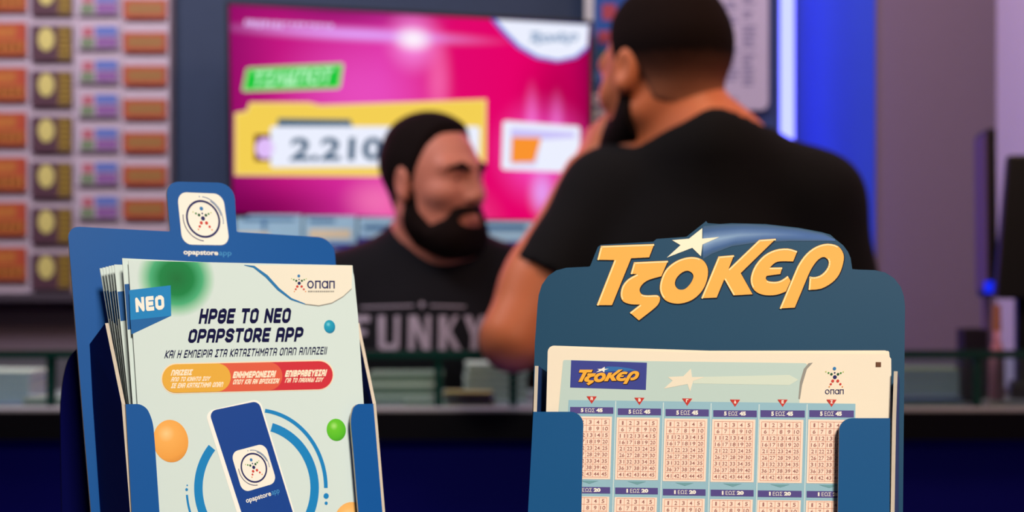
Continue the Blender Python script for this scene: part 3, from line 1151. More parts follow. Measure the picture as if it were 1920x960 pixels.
# --- the customer, from behind
cust = empty('person', (.265, 1.99, 0), 'man with cropped dark hair and black T-shirt seen from behind', 'person')
Rb = rotm(37, -8, 3)
JB = dict(head=atn(1245, 147, 2.0), R=Rb, neck=(.278, 1.965, 1.474), chest=(.275, 1.985, 1.25), belly=(.268, 1.985, 1.03),
          chest_r=(.180, .112, .20), belly_r=(.165, .110, .21), tyaw=6, shL=(.140, 2.005, 1.404), shR=(.430, 1.975, 1.398),
          elL=(.002, 1.925, 1.205), elR=(.485, 1.95, 1.13), wrL=atn(1092, 322, 2.05), wrR=(.47, 2.02, .90),
          hdL=(.045, .05, .10), hdR=(0, .1, -1), hnL=(-.8, -.3, .3), hnR=(1, 0, 0), curlL=.55, curlR=.35, hem=.86, tz=-.02, collar=(.022, 0, .018), sleeveL=.64, sleeveR=.66,
          hy=[-.12, -.06, -.040, -.030, .012, .022, .040, .060, .085], hz=[-.060, -.060, -.050, -.020, -.004, .020, .060, .082, .10], hair_t=.006, top_t=.006, beard_t=.008)
M_fade = fade_hair(JB['head'][2] - .052, JB['head'][2] + .040, (168, 108, 80), (20, 11, 10))
bodyB, shirtB = make_person(cust, JB, M_skin_b, M_shirt_b, M_fade)

# ------------------------------------------------------------------ TELEVISION
TVQ = [(430, 9), (1106, 46), (1102, 416), (437, 399)]
FT = Frame(at(768, 215, 2.98), 7.0, -1.0, -1.6)
tv_c = at(768, 215, 2.98)
tv = empty('television', tv_c, 'wide wall television showing a pink picture with a yellow prize panel', 'television')
M_tvbody = mat('tv_black_plastic', (10, 10, 13), .4, var=.1)
def grow(q, d):
    c = Vector((sum(p[0] for p in q) / 4, sum(p[1] for p in q) / 4))
    return [(p[0] + math.copysign(d, p[0] - c.x), p[1] + math.copysign(d, p[1] - c.y)) for p in q]
mb = MB(); solid(mb, FT, grow(TVQ, 7), -.004, .030); mb.build('casing', M_tvbody, tv)
mb = MB(); b_ = FT.o - FT.n * .039
mb.box(b_.x - .12, b_.x + .12, b_.y + .02, WY - .02, b_.z - .1, b_.z + .1); mb.build('wall_bracket', M_tvbody, tv)

# the picture: colour field by nodes, from image position on the panel
def screen_mat():
    m = bpy.data.materials.new('tv_picture')
    m.use_nodes = True
    nt = m.node_tree
    nt.nodes.clear()
    N = nt.nodes.new; L = nt.links.new
    out = N('ShaderNodeOutputMaterial'); em = N('ShaderNodeEmission'); uv = N('ShaderNodeAttribute'); uv.attribute_name = 'ink'
    sp = N('ShaderNodeSeparateColor')
    L(uv.outputs['Color'], sp.inputs[0])
    rp = N('ShaderNodeValToRGB')
    el = rp.color_ramp.elements
    el[0].position, el[0].color = 0, lin((150, 14, 104))
    el[1].position, el[1].color = 1, lin((150, 0, 74))
    for p, c in ((.14, (196, 24, 130)), (.42, (222, 50, 166)), (.62, (226, 8, 110)), (.85, (232, 0, 104)), (.95, (196, 0, 92))):
        e = el.new(p); e.color = lin(c)
    L(sp.outputs[0], rp.inputs[0])
    def spot(cx, cy, rx, ry, col, stren, prev):
        vm = N('ShaderNodeVectorMath'); vm.operation = 'SUBTRACT'; vm.inputs[1].default_value = (cx, cy, 0)
        L(uv.outputs['Vector'], vm.inputs[0])
        dv = N('ShaderNodeVectorMath'); dv.operation = 'DIVIDE'; dv.inputs[1].default_value = (rx, ry, 1)
        L(vm.outputs[0], dv.inputs[0])
        ln = N('ShaderNodeVectorMath'); ln.operation = 'LENGTH'; L(dv.outputs[0], ln.inputs[0])
        mr = N('ShaderNodeMapRange'); mr.interpolation_type = 'SMOOTHSTEP'
        mr.inputs['From Min'].default_value = 1; mr.inputs['From Max'].default_value = 0
        mr.inputs['To Min'].default_value = 0; mr.inputs['To Max'].default_value = stren
        L(ln.outputs['Value'], mr.inputs['Value'])
        mx = N('ShaderNodeMix'); mx.data_type = 'RGBA'
        L(mr.outputs[0], mx.inputs[0]); L(prev, mx.inputs[6]); mx.inputs[7].default_value = lin(col)
        return mx.outputs[2]
    c = rp.outputs[0]
    c = spot(.30, .0, .4, .12, (120, 10, 90), .7, c)          # darker upper rim
    c = spot(.90, .42, .14, .40, (170, 0, 70), .6, c)
    c = spot(.05, 1.0, .4, .22, (110, 0, 70), .8, c)
    c = spot(.55, 1.02, .25, .30, (255, 110, 180), .6, c)
    c = spot(.40, .92, .12, .16, (255, 140, 190), .5, c)
    c = spot(.36, .40, .30, .35, (240, 90, 205), .6, c)
    c = spot(.58, .32, .05, .32, (255, 120, 190), .55, c)
    c = spot(.51, .13, .10, .20, (255, 150, 240), .8, c)
    c = spot(.36, .11, .46, .05, (226, 160, 250), .95, c)
    c = spot(.51, .12, .07, .08, (255, 245, 255), 1.0, c)
    c = spot(.87, .66, .17, .34, (255, 90, 220), .75, c)
    c = spot(.84, .52, .03, .26, (255, 140, 240), .5, c)
    c = spot(.91, .52, .03, .22, (255, 140, 240), .45, c)
    c = spot(.87, .86, .05, .16, (230, 170, 255), .8, c)
    L(c, em.inputs[0]); em.inputs[1].default_value = 1.0
    L(em.outputs[0], out.inputs[0])
    return m

mb = MB()
n = 24
vs, cs, fs = [], [], []
for j in range(n + 1):
    for i in range(n + 1):
        vs.append(FT.w(bil(TVQ, i / n, j / n), 0)); cs.append((i / n, j / n, 0, 1))
for j in range(n):
    for i in range(n):
        q = j * (n + 1) + i
        fs.append((q, q + n + 1, q + n + 2, q + 1))
mb.add(vs, fs, 0, cs)
scr = mb.build('screen', screen_mat(), tv)
E_y = emat('screen_yellow', (244, 208, 84), 1); E_ye = emat('screen_yellow_edge', (250, 222, 140), 1); E_w = emat('screen_white', (236, 240, 255), 1)
E_g = emat('screen_green', (28, 200, 60), 1); E_ge = emat('screen_green_edge', (180, 226, 150), 1); E_mint = emat('screen_mint', (190, 250, 200), 1)
E_num = emat('screen_slate', (60, 92, 120), 1); E_hdr = emat('screen_header', (70, 100, 124), 1); E_mar = emat('screen_maroon', (96, 20, 40), 1)
E_o = emat('screen_orange', (250, 148, 48), 1); E_lav = emat('screen_lavender', (204, 196, 250), 1); E_grey = emat('screen_greyblue', (140, 164, 196), 1)
E_cy = emat('screen_rim_blue', (70, 100, 220), 1); E_lil = emat('screen_lilac', (226, 190, 250), 1)
mb = MB(); o1, o2, o3, o4 = .0006, .0009, .0012, .0015
pnl = [(440, 212), (462, 208), (468, 192), (580, 192), (600, 197), (912, 186), (911, 318), (905, 322), (700, 331), (440, 329)]
flat(mb, FT, grow(pnl, 0), o1, 1)
flat(mb, FT, [(443, 215), (464, 211), (470, 195), (578, 195), (600, 200), (909, 189), (908, 317), (700, 327), (443, 326)], o2, 0)
flat(mb, FT, [(477, 252), (512, 252), (512, 302), (477, 302)], o3, 2)
flat(mb, FT, ellipse(497, 278, 18, 20), o4, 3)
flat(mb, FT, [(521, 222), (657, 224), (662, 238), (520, 238)], o3, 4)
flat(mb, FT, rounded([(507, 237), (900, 237), (898, 312), (507, 314)], 6), o4, 5)
pp = mb.build('prize_panel', [E_y, E_ye, E_mar, E_lil, E_hdr, E_w], tv)
mb = MB(); font_text(mb, FT, '2.210.000', [(546, 258), (854, 256), (854, 300), (542, 302)], .0019, .03); mb.build('prize_number', E_num, pp)
mb = MB()
flat(mb, FT, rounded([(462, 127), (645, 118), (638, 166), (453, 172)], 5), o1, 0)
flat(mb, FT, [(466, 130), (640, 122), (634, 163), (458, 168)], o2, 1)
gb_ = mb.build('green_banner', [E_ge, E_g], tv)
mb = MB(); font_text(mb, FT, 'ΤΖΑΚΠΟΤ', [(478, 134), (626, 127), (620, 157), (472, 163)], o3, .03); mb.build('banner_lettering', E_mint, gb_)
mb = MB()
cor = [(920, 36), (940, 60), (970, 90), (1005, 110), (1045, 117), (1080, 110), (1102, 92)]
flat(mb, FT, cor + [(1105, 46)], o1, 0)
flat(mb, FT, [(930, 37), (948, 58), (976, 86), (1009, 105), (1046, 112), (1078, 105), (1101, 86), (1104, 47)], o2, 1)
def map_tvlogo(p):
    u = (p[0] - LOGO_BOX[0]) / (LOGO_BOX[1] - LOGO_BOX[0]); v = (p[1] - LOGO_BOX[2]) / (LOGO_BOX[3] - LOGO_BOX[2])
    return bil([(994, 54), (1084, 58), (1084, 88), (992, 84)], u, v)
cb_ = mb.build('corner_badge', [E_cy, E_w], tv)
mb = MB(); joker_word(mb, FT, map_tvlogo, o3, 0); mb.build('badge_lettering', E_grey, cb_)
mb = MB()
flat(mb, FT, rounded([(943, 226), (1088, 237), (1086, 324), (940, 318)], 6), o1, 0)
flat(mb, FT, [(958, 240), (1078, 248), (1076, 312), (956, 308)], o2, 1)
flat(mb, FT, [(1014, 262), (1078, 258), (1076, 312), (1004, 310)], o3, 3)
flat(mb, FT, [(960, 257), (1015, 258), (1002, 304), (958, 305)], o4, 2)
mb.build('picture_tile', [E_w, E_lav, E_o, E_w], tv)
mb = MB()
x = 458
random.seed(3)
while x < 620:
    w = random.uniform(5, 9)
    k = 37 + (x - 458) * .052
    hgt = random.uniform(9, 13) if x < 530 else random.uniform(5, 8)
    flat(mb, FT, [(x + 2, k), (x + w + 2, k + .3), (x + w, k + hgt), (x, k + hgt)], o1)
    x += w + random.uniform(2, 4)
mb.build('caption_strokes', E_lil, tv)
# the glow of the screen on the shop
tvl = area('television_light', FT.w((768, 215), .03), FT.w((768, 215), 1.0), .72, 4.0, (1.0, .10, .38), size_y=.4)

# ------------------------------------------------------------------ WALL NOTICES round the television
M_paper_blue = mat('notice_pale_blue', (150, 196, 222), .7, var=.08, bscale=40)
M_paper_cream = mat('notice_cream', (214, 206, 176), .7, var=.08, bscale=40)
M_ink_blue = mat('notice_ink_blue', (28, 52, 150), .7, var=.1)
M_ink_teal = mat('notice_ink_teal', (58, 110, 160), .7, var=.1)
M_white_paper = mat('notice_white', (206, 200, 216), .7, var=.04)
M_poster_blue = mat('poster_blue', (26, 74, 150), .6, var=.25, bscale=18)
M_greyframe = mat('frame_grey', (176, 182, 192), .4, var=.05)
WN = WY - .02
def notice(name, x0, y0, x1, y1, label, cat, body, bands, group=None, thick=.004, Y=WN):
    """flat printed sheet on the wall; bands = (u0,v0,u1,v1,slot)"""
    c = at((x0 + x1) / 2, y1, Y)
    mb = MB()
    a, b = at(x0, y0, Y), at(x1, y1, Y)
    mb.box(a.x, b.x, Y - thick, Y, b.z, a.z, 0)
    for (u0, v0, u1, v1, s) in bands:
        xa, xb = a.x + (b.x - a.x) * u0, a.x + (b.x - a.x) * u1
        za, zb = a.z + (b.z - a.z) * v0, a.z + (b.z - a.z) * v1
        y = Y - thick - .0004
        mb.add([(xa, y, zb), (xb, y, zb), (xb, y, za), (xa, y, za)], [(0, 1, 2, 3)], s)
    o = mb.build(name, body, loc=c)
    return tag(o, label, cat, group)

RLY = 2.95
ra, rb_ = at(438, 398, RLY + .02), at(1016, 520, RLY + .02)
mb = MB(); mb.box(ra.x, rb_.x, RLY, WY - .022, rb_.z, at(0, 424, RLY).z)  # rail added to bring the notices forward, out of the television's shadow
tag(mb.build('added_notice_rail', M_slate, loc=((ra.x + rb_.x) / 2, RLY + .05, rb_.z)), 'added slate box rail holding the pale blue notices clear of the television shadow', 'rail')
inks = [M_paper_blue, M_paper_cream, M_ink_blue, M_ink_teal, M_white_paper]
notice('notice_sheet', 443, 403, 566, 462, 'pale blue notice under the left end of the television, cream band near its foot', 'notice', inks,
       [(.02, .55, .5, .8, 1), (0, .85, 1, 1, 2), (.1, .1, .9, .2, 3), (.4, .2, .46, .5, 3)], 'notices under the television', Y=RLY)
notice('notice_sheet', 570, 405, 668, 476, 'pale blue notice left of the clerk with wide cream middle and dark blue foot', 'notice', inks,
       [(.1, .35, .9, .6, 1), (0, .72, 1, .86, 2), (.1, .08, .6, .18, 3), (.1, .88, .9, 1, 4)], 'notices under the television', Y=RLY)
notice('notice_sheet', 672, 408, 768, 500, 'pale blue notice beside the clerk\'s neck with lilac lower half', 'notice', inks,
       [(0, .40, 1, .55, 2), (0, .55, .5, 1, 4), (.1, .15, .9, .25, 3)], 'notices under the television', Y=RLY)
notice('notice_sheet', 880, 415, 1012, 500, 'pale blue notice between the clerk\'s beard and the customer\'s arm, dark blue band across it', 'notice', inks,
       [(0, .44, 1, .60, 2), (0, .62, 1, 1, 4), (.1, .08, .8, .2, 3)], 'notices under the television', Y=RLY)

# board at the right of the television: poster, framed leaflets, notice panel, light strip
BY = 3.10
bx0, bx1 = at(1100, 0, BY).x, at(1461, 0, BY).x
brd = empty('display_board', ((bx0 + bx1) / 2, BY + .05, .9), 'dark blue display board on the back wall behind the customer', 'display board')
M_board = mat('board_blue', (40, 62, 120), .6, var=.08, bscale=10)
mb = MB(); mb.box(bx0, bx1, BY, WY - .03, 1.0, 2.5); mb.box(bx0 + .1, bx1 - .1, WY - .031, WY - .002, 1.2, 2.3); mb.build('panel', M_board, brd)
mb = MB(); mb.box(bx0 - .004, bx0 + .016, BY - .0005, BY + .02, 1.0, 2.5); mb.build('edge_profile', M_greyframe, brd)
notice('poster', 1114, -60, 1300, 168, 'blue poster with reddish and green spots left of the customer\'s head', 'poster',
       [M_poster_blue, mat('poster_red', (150, 60, 80), .6, var=.1), mat('poster_green', (40, 110, 110), .6, var=.1), mat('poster_light', (60, 110, 190), .6, var=.1)],
       [(.08, .30, .22, .43, 1), (.04, .52, .16, .62, 1), (.05, .68, .3, .78, 2), (0, .85, .6, .93, 3)], Y=BY)
notice('label_strip', 1106, 176, 1262, 196, 'narrow grey white label strip below the blue poster', 'label strip', [M_white_paper, M_ink_teal], [(.05, .35, .95, .6, 1)], Y=BY)
lf = empty('framed_leaflet', at(1180, 262, BY), 'white framed blue leaflet behind the raised fingers of the customer', 'frame')
a, b = at(1104, 206, BY), at(1262, 300, BY)
mb = MB()
mb.box(a.x, b.x, BY - .012, BY, a.z - .014, a.z); mb.box(a.x, b.x, BY - .012, BY, b.z, b.z + .014)
mb.box(a.x, a.x + .016, BY - .012, BY, b.z + .014, a.z - .014); mb.box(b.x - .016, b.x, BY - .012, BY, b.z + .014, a.z - .014)
mb.build('frame', M_greyframe, lf)
mb = MB(); mb.box(a.x + .016, b.x - .016, BY - .006, BY - .001, b.z + .014, a.z - .014, 0)
mb.add([(a.x + .03, BY - .0065, b.z + .04), (b.x - .03, BY - .0065, b.z + .04), (b.x - .03, BY - .0065, b.z + .055), (a.x + .03, BY - .0065, b.z + .055)], [(0, 1, 2, 3)], 1)
mb.build('leaflet', [M_ink_blue, M_white_paper], lf)
# lavender notice panel with columns of small print
np_ = empty('information_board', at(1390, 206, BY), 'pale lavender notice panel with faint columns of print right of the customer\'s head', 'notice panel')
a, b = at(1300, -70, BY - .02), at(1441, 206, BY - .02)
FB = Frame((0, BY - .02, 1.32), 0, 0)
mb = MB(); solid(mb, FB, rounded([(1300, -70), (1441, -70), (1441, 206), (1300, 206)], [0, 0, 14, 14]), 0, .02)
mb.build('board', mat('panel_lavender', (176, 172, 206), .6, var=.05, bscale=12), np_)
random.seed(5)
for cx in (1360, 1392):
    mb = MB()
    y = -60
    while y < 190:
        if random.random() > .18:
            flat(mb, FB, rectq(cx, y, cx + random.uniform(16, 26), y + 4.5), .0005)
        y += 9
    mb.build('small_print', mat('panel_ink', (112, 112, 156), .7, var=.1), np_)

led = empty('light_strip', (at(1478, 0, BY).x, BY, 1.7), 'bright upright light strip on the board\'s edge with a bluish white glow', 'light strip')
lx0, lx1 = at(1465, 0, BY).x, at(1489, 0, BY).x
mb = MB(); mb.box(lx0 - .001, lx1, BY + .012, BY + .024, 1.0, 2.5); mb.build('holder', M_greyframe, led)
mb = MB(); mb.box(lx0, lx1, BY, BY + .011, 1.0, 2.5); mb.build('tube', emat('led_glow', (.66, .72, 5.0), 1.0, raw=True), led)

# ------------------------------------------------------------------ TICKET RACK
RY = 3.15
rk = empty('ticket_rack', at(130, 548, RY), 'tall pale wall rack holding four columns of scratch tickets', 'rack')
M_rack = mat('rack_pale', (176, 164, 182), .5, var=.04, bscale=10)
a, b = at(-140, -120, RY), at(317, 549, RY)
mb = MB(); mb.box(a.x, b.x, RY + .010, RY + .05, b.z, a.z); mb.build('backboard', M_rack, rk)
mb = MB(); mb.box(a.x, b.x, RY - .02, RY + .05, b.z - .018, b.z); mb.build('bottom_rail', mat('rack_dark_rail', (66, 60, 72), .5, var=.05), rk)
for xx in (53, 139, 226, 314):
    p = at(xx, 0, RY)
    mb = MB(); mb.box(p.x - .003, p.x + .003, RY + .004, RY + .010, b.z, a.z); mb.build('divider', mat('rack_divider', (176, 164, 182), .5, var=.04), rk)
mb = MB(); mb.box(a.x + .05, b.x - .05, RY + .05, WY, 1.5, 1.6); mb.build('wall_mount', M_tvbody, rk)

T_red = mat('ticket_red', (164, 72, 50), .5, var=.15, bscale=60); T_or = mat('ticket_orange', (172, 104, 52), .5, var=.3, bscale=120)
T_brown = mat('ticket_ochre', (140, 100, 56), .5, var=.12, bscale=80); T_purp = mat('ticket_plum', (78, 52, 66), .5, var=.15, bscale=60)
T_yel = mat('ticket_yellow', (192, 184, 112), .5, var=.12, bscale=60); T_olive = mat('ticket_olive', (140, 116, 52), .5, var=.3, bscale=150)
T_blue = mat('ticket_blue', (86, 106, 178), .5, var=.12, bscale=60); T_vio = mat('ticket_violet', (124, 84, 146), .5, var=.12, bscale=60)
T_grn = mat('ticket_green', (104, 124, 96), .5, var=.2, bscale=60); T_pink = mat('ticket_rose', (164, 92, 108), .5, var=.2, bscale=60)
T_pale = mat('ticket_pale', (178, 166, 186), .5, var=.05)
TM = [T_red, T_or, T_brown, T_purp, T_yel, T_olive, T_blue, T_vio, T_grn, T_pink, T_pale]
FR = Frame((0, RY, 1.32), 0, 0)
ORD = ['topmost', 'second from top', 'third from top', 'fourth from top', 'fifth from top', 'sixth from top', 'seventh from top', 'eighth from top']
def ticket(x0, y0, x1, y1, areas, base, label, group):
    c = FR.w(((x0 + x1) / 2, y1), 0)
    mb = MB()
    solid(mb, FR, rectq(x0, y0, x1, y1), .004, .003, base)
    for s, e, pts in areas:
        if pts == 'oval':
            u0, v0, u1, v1 = e
            P = ellipse((u0 + u1) / 2, (v0 + v1) / 2, (u1 - u0) / 2, (v1 - v0) / 2, 16)
            off = .0056
        else:
            P = rectq(*e); off = .0048
        flat(mb, FR, [(x0 + (x1 - x0) * u, y0 + (y1 - y0) * v) for u, v in P], off, s)
    o = mb.build('scratch_ticket', TM, loc=c)
    tag(o, label, 'ticket', group)
R_ = 'r'
for i in range(7):
    y = -42 + i * 84.3
    ticket(-40, y, 49, y + 62, [(1, (.05, .12, .78, .46), R_), (1, (.05, .56, .95, .92), R_)] + [(0, (.08 + k * .15, .60, .12 + k * .15, .9), R_) for k in range(6)], 0,
           'red and orange scratch ticket, %s in the leftmost rack column' % ORD[i], 'red orange scratch tickets')
for i in range(7):
    y = -38 + i * 85.6
    ticket(59, y, 135, y + 66, [(5, (.66, .04, .97, .96), R_), (4, (.16, .06, .56, .72), 'oval')] + [(3, (.68, .1 + k * .15, .95, .14 + k * .15), R_) for k in range(6)], 3,
           'plum scratch ticket with yellow oval, %s in its rack column' % ORD[i], 'plum and yellow scratch tickets')
for i in range(8):
    y = -16 + i * 63.8
    if y > 440: break
    ticket(145, y, 221, y + 43, [(6, (.44, .04, .98, .45), R_), (7, (.46, .5, .98, .96), R_), (9, (.12, .08, .4, .5), R_), (8, (.08, .55, .42, .95), R_)], 10,
           'pale blue violet scratch ticket, %s in its rack column' % ORD[i], 'pale blue violet scratch tickets')
for i in range(8):
    y = -2 + i * 62.6
    if y > 440: break
    ticket(231, y, 312, y + 36, [(2, (.1, .2, .92, .8), R_)], 0,
           'red bordered ochre scratch ticket, %s in its rack column' % ORD[i], 'red and ochre scratch tickets')

# ------------------------------------------------------------------ THINGS AT THE RIGHT END OF THE COUNTER
M_black = mat('device_black', (9, 9, 12), .45, var=.1)
M_grey_dark = mat('device_grey', (92, 74, 104), .5, var=.08)
M_blue_led = emat('device_blue_light', (20, 40, 230), 1.2)
def shelf_z(): return CZ
# monitor seen from its edge
mx_, my_ = at(1858, 0, 2.405).x, 2.405
mon = empty('monitor', (mx_, my_, CZ), 'flat monitor seen edge on near the right wall, on the counter', 'monitor')
M_rot = Matrix.Translation((mx_, my_, 0)) @ Matrix.Rotation(math.radians(83), 4, 'Z') @ Matrix.Rotation(math.radians(3), 4, 'Y')
zt, zb = at(0, 238, my_).z, at(0, 556, my_).z
mb = MB(); mb.box(-.05, .05, -.016, .0, zb, zt, 0, M_rot); mb.build('casing', M_black, mon, bevel=.003)
mb = MB(); mb.box(-.046, .046, .0002, .003, zb + .012, zt - .008, 0, M_rot); mb.build('display_panel', M_grey_dark, mon)
mb = MB(); mb.box(-.012, .012, -.012, .0, CZ + .010, zb, 0, M_rot); mb.build('stand_neck', M_grey_dark, mon)
mb = MB(); mb.box(-.03, .03, -.04, .04, CZ, CZ + .010, 0, Matrix.Translation((mx_ - .0, my_, 0))); mb.build('stand_foot', M_grey_dark, mon, bevel=.003)
p = at(1853, 536, my_ - .052)
mb = MB(); mb.box(p.x - .006, p.x + .008, p.y - .004, p.y + .004, p.z - .012, p.z + .008); mb.build('status_light', M_blue_led, mon)
# dark terminal behind it
tx, ty_ = at(1932, 0, 2.275).x, 2.275
ter = empty('terminal', (tx, ty_, CZ), 'black ticket terminal with tilted back at the far right edge of the counter', 'terminal')
Mt = Matrix.Translation((tx, ty_, 0)) @ Matrix.Rotation(math.radians(-14), 4, 'Z')
zt = at(0, 290, ty_).z; zm = at(0, 560, ty_).z
mb = MB()
vs = [Mt @ Vector(v) for v in [(-.055, -.02, zm), (.06, -.02, zm), (.06, .05, zm), (-.055, .05, zm), (-.035, .0, zt), (.06, .0, zt), (.06, .04, zt), (-.035, .04, zt)]]
mb.add(vs, [(3, 2, 1, 0), (4, 5, 6, 7), (0, 1, 5, 4), (1, 2, 6, 5), (2, 3, 7, 6), (3, 0, 4, 7)]); mb.build('screen_back', M_black, ter, bevel=.004)
mb = MB(); mb.box(-.02, .06, .0, .05, CZ + .03, zm, 0, Mt); mb.build('stand_neck', M_black, ter)
mb = MB(); mb.box(-.03, .06, -.01, .05, CZ, CZ + .03, 0, Mt); mb.build('stand_foot', M_black, ter, bevel=.004)
# small bottle
bxp = at(1869, 0, 2.228)
bt = empty('bottle', (bxp.x, 2.228, CZ), 'small pinkish bottle standing under the edge on monitor', 'bottle')
prof = [(0, .016), (.004, .018), (.07, .018), (.09, .014), (.104, .008), (.118, .008)]
mb = MB(); n = 20; vs = []; fs = []
for z, r in prof:
    for i in range(n):
        t = 2 * math.pi * i / n
        vs.append((bxp.x + r * .62 * math.cos(t), 2.228 + r * math.sin(t), CZ + z))
for k in range(len(prof) - 1):
    for i in range(n):
        fs.append((k * n + i, k * n + (i + 1) % n, (k + 1) * n + (i + 1) % n, (k + 1) * n + i))
fs += [tuple(range(n))[::-1], tuple(range(n * (len(prof) - 1), n * len(prof)))]
mb.add(vs, fs); mb.build('body', mat('bottle_pink', (168, 110, 128), .4, var=.08), bt, smooth=True)
mb = MB(); mb.tube((bxp.x, 2.228, CZ + .118), (bxp.x, 2.228, CZ + .16), .007, .006, 14); mb.build('cap', mat('bottle_cap', (150, 96, 70), .4, var=.05), bt)
# dark cup
cp = at(1823, 0, 2.27)
cup = empty('pen_cup', (cp.x, 2.27, CZ), 'dark square pen cup on the counter behind the glass at the right', 'pen cup')
zt = at(0, 616, 2.27).z
mb = MB(); w = .0195
for (xa, xb, ya, yb) in ((-w, w, -w, -w + .003), (-w, w, w - .003, w), (-w, -w + .003, -w + .003, w - .003), (w - .003, w, -w + .003, w - .003)):
    mb.box(cp.x + xa, cp.x + xb, 2.27 + ya, 2.27 + yb, CZ, zt)
mb.box(cp.x - w + .003, cp.x + w - .003, 2.27 - w + .003, 2.27 + w - .003, CZ, CZ + .004)
mb.build('cup', mat('cup_dark', (24, 20, 34), .5, var=.1), cup, bevel=.001)

# slips lying on the worktop behind the glass
S_white = mat('slip_white', (206, 206, 204), .7, var=.04); S_blue = mat('slip_blue', (120, 140, 190), .7, var=.06); S_tan = mat('slip_tan', (190, 160, 110), .7, var=.06); S_vio = mat('slip_violet', (80, 70, 150), .7, var=.06)
S_grn = mat('slip_greenish', (120, 132, 124), .7, var=.08)
def slip_pile(px, Y, w, d, h, ang, mats, label):
    p = at(px, 768, Y); p.z = CZ
    M = Matrix.Translation(p) @ Matrix.Rotation(math.radians(ang), 4, 'Z')
    mb = MB()
    n = max(1, int(h / .006))
    for k in range(n):
        o = random.uniform(-.003, .003)
        mb.box(-w / 2 + o, w / 2 + o, -d / 2, d / 2, k * h / n, (k + 1) * h / n - .0004, k % len(mats), M)
    tag(mb.build('slip_pile', mats, loc=p), label, 'slip pile', 'piles of slips on the counter')
random.seed(11)
slip_pile(90, 2.24, .07, .03, .012, 4, [S_white], 'low white pile of slips behind the glass at the left edge')
slip_pile(20, 2.30, .10, .08, .050, -5, [S_blue, S_white], 'bluish pile of slips behind the glass at the far left')
slip_pile(760, 2.30, .12, .09, .046, 3, [S_grn, S_white, S_grn], 'grey green pile of slips in front of the clerk')
slip_pile(795, 2.215, .07, .025, .008, 0, [S_white], 'thin white slips close to the glass below the clerk')
slip_pile(880, 2.235, .075, .05, .020, -4, [S_tan, S_vio], 'tan and violet pile of slips below the customer\'s elbow')
slip_pile(930, 2.33, .10, .08, .060, 6, [S_grn, S_white], 'tall grey pile of slips behind the customer\'s elbow')
slip_pile(1740, 2.225, .10, .035, .012, 2, [S_white, S_blue], 'low bluish white slips right of the orange lettered holder')
slip_pile(1735, 2.32, .11, .08, .052, -3, [S_blue, S_grn], 'blue grey pile of slips behind the glass right of the orange lettered holder')
slip_pile(1890, 2.215, .07, .03, .008, 0, [S_white], 'thin white slips at the far right end of the glass')

# ------------------------------------------------------------------ FRONT SHELF where the holders stand
TZ = 1.185
sf = empty('front_shelf', (0, .40, 0), 'grey shelf top in the foreground under the two card holders', 'shelf')
mb = MB(); mb.box(-.55, .55, .22, .66, TZ - .03, TZ); mb.build('shelf_top', mat('shelf_grey', (110, 108, 112), .5, var=.06), sf, bevel=.003)
for x in (-.5, .5):
    for y in (.26, .62):
        mb = MB(); mb.tube((x, y, 0), (x, y, TZ - .03), .016, .016, 16); mb.build('leg', mat('shelf_leg', (60, 60, 64), .35, metal=.8, var=.03), sf)

# ------------------------------------------------------------------ CARD HOLDERS
INK = dict(white=(246, 240, 228), navy=(24, 26, 92), blue=(44, 120, 180), steel=(70, 110, 160), dkgreen=(30, 84, 52), green=(70, 140, 60), lime=(170, 190, 60), red=(206, 60, 50), orange=(232, 140, 70))
def ink_set(pre):
    names = list(INK)
    return [mat('ink_' + k, INK[k], .5, var=.02) for k in names], {k: i for i, k in enumerate(names)}
M_edge = mat('cardboard_cut_edge', (205, 192, 176), .8, var=.1, bscale=300)
PAPER_T = .0003

# ---- left holder (app leaflets)
FL = Frame(at(450, 600, .45), 28, 10, -2)
BACK = -.040
FRONT = .0035
M_lblue = mat('card_blue', (8, 84, 158), .42, var=.05, bscale=30)
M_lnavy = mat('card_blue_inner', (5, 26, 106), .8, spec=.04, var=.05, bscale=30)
c0 = FL.w(FL.foot(480, FRONT, TZ), FRONT); c0.z = TZ
hl = empty('leaflet_holder', c0, 'bright blue cardboard leaflet holder with a raised tab, standing at the left', 'card holder')
f_ = lambda px, off: FL.foot(px, off, TZ + .0005)
bl = f_(196, BACK); brr = f_(690, BACK)
outline = rounded([bl, (157, 800), (126.5, 424), (319, 434), (311, 340), (439, 343), (444, 435), (626, 446), (640, 640), brr],
                  [0, 0, 22, 3, 24, 30, 3, 30, 0, 0])
mb = MB(); solid(mb, FL, outline, BACK, .0011, 0, 1)
back = mb.build('back_panel', [M_lblue, M_edge], hl)
mats_i, mi_ = ink_set('l')
mb = MB(); app_icon(mb, FL, [(332, 360), (418, 363.5), (431, 460), (342, 458.5)], BACK + .0001, mi_); mb.build('app_badge', mats_i, hl)
mb = MB()
font_text(mb, FL, 'opapstore', [(344, 468.5), (409, 470.5), (409, 481.5), (344, 480)], BACK + .0001, .03, 0)
font_text(mb, FL, 'app', [(410.5, 472), (434, 472.5), (434, 482.5), (410.5, 482)], BACK + .0001, .0, 1)
mb.build('tab_lettering', [mat('ink_white', INK['white'], .5), mat('ink_skyblue', (70, 150, 205), .5, var=.02)], hl)
# front pocket: two flaps joined by a low lip
b1, b2 = f_(268, FRONT), f_(737, FRONT)
pk = rounded([(235.5, 758), (272, 757), (287, 790), (291, 840), (299, 960), (304, 1040), (678, 1040), (672, 960), (662, 840), (657, 785), (664, 757.5), (700, 757), (717, 960), b2, b1, (247, 960)],
             [0, 16, 14, 0, 0, 20, 20, 0, 0, 12, 10, 0, 0, 0, 0, 0])
mb = MB(); solid(mb, FL, pk, FRONT + .0011, .0011, 0, 1); mb.build('front_pocket', [M_lblue, M_edge], hl)
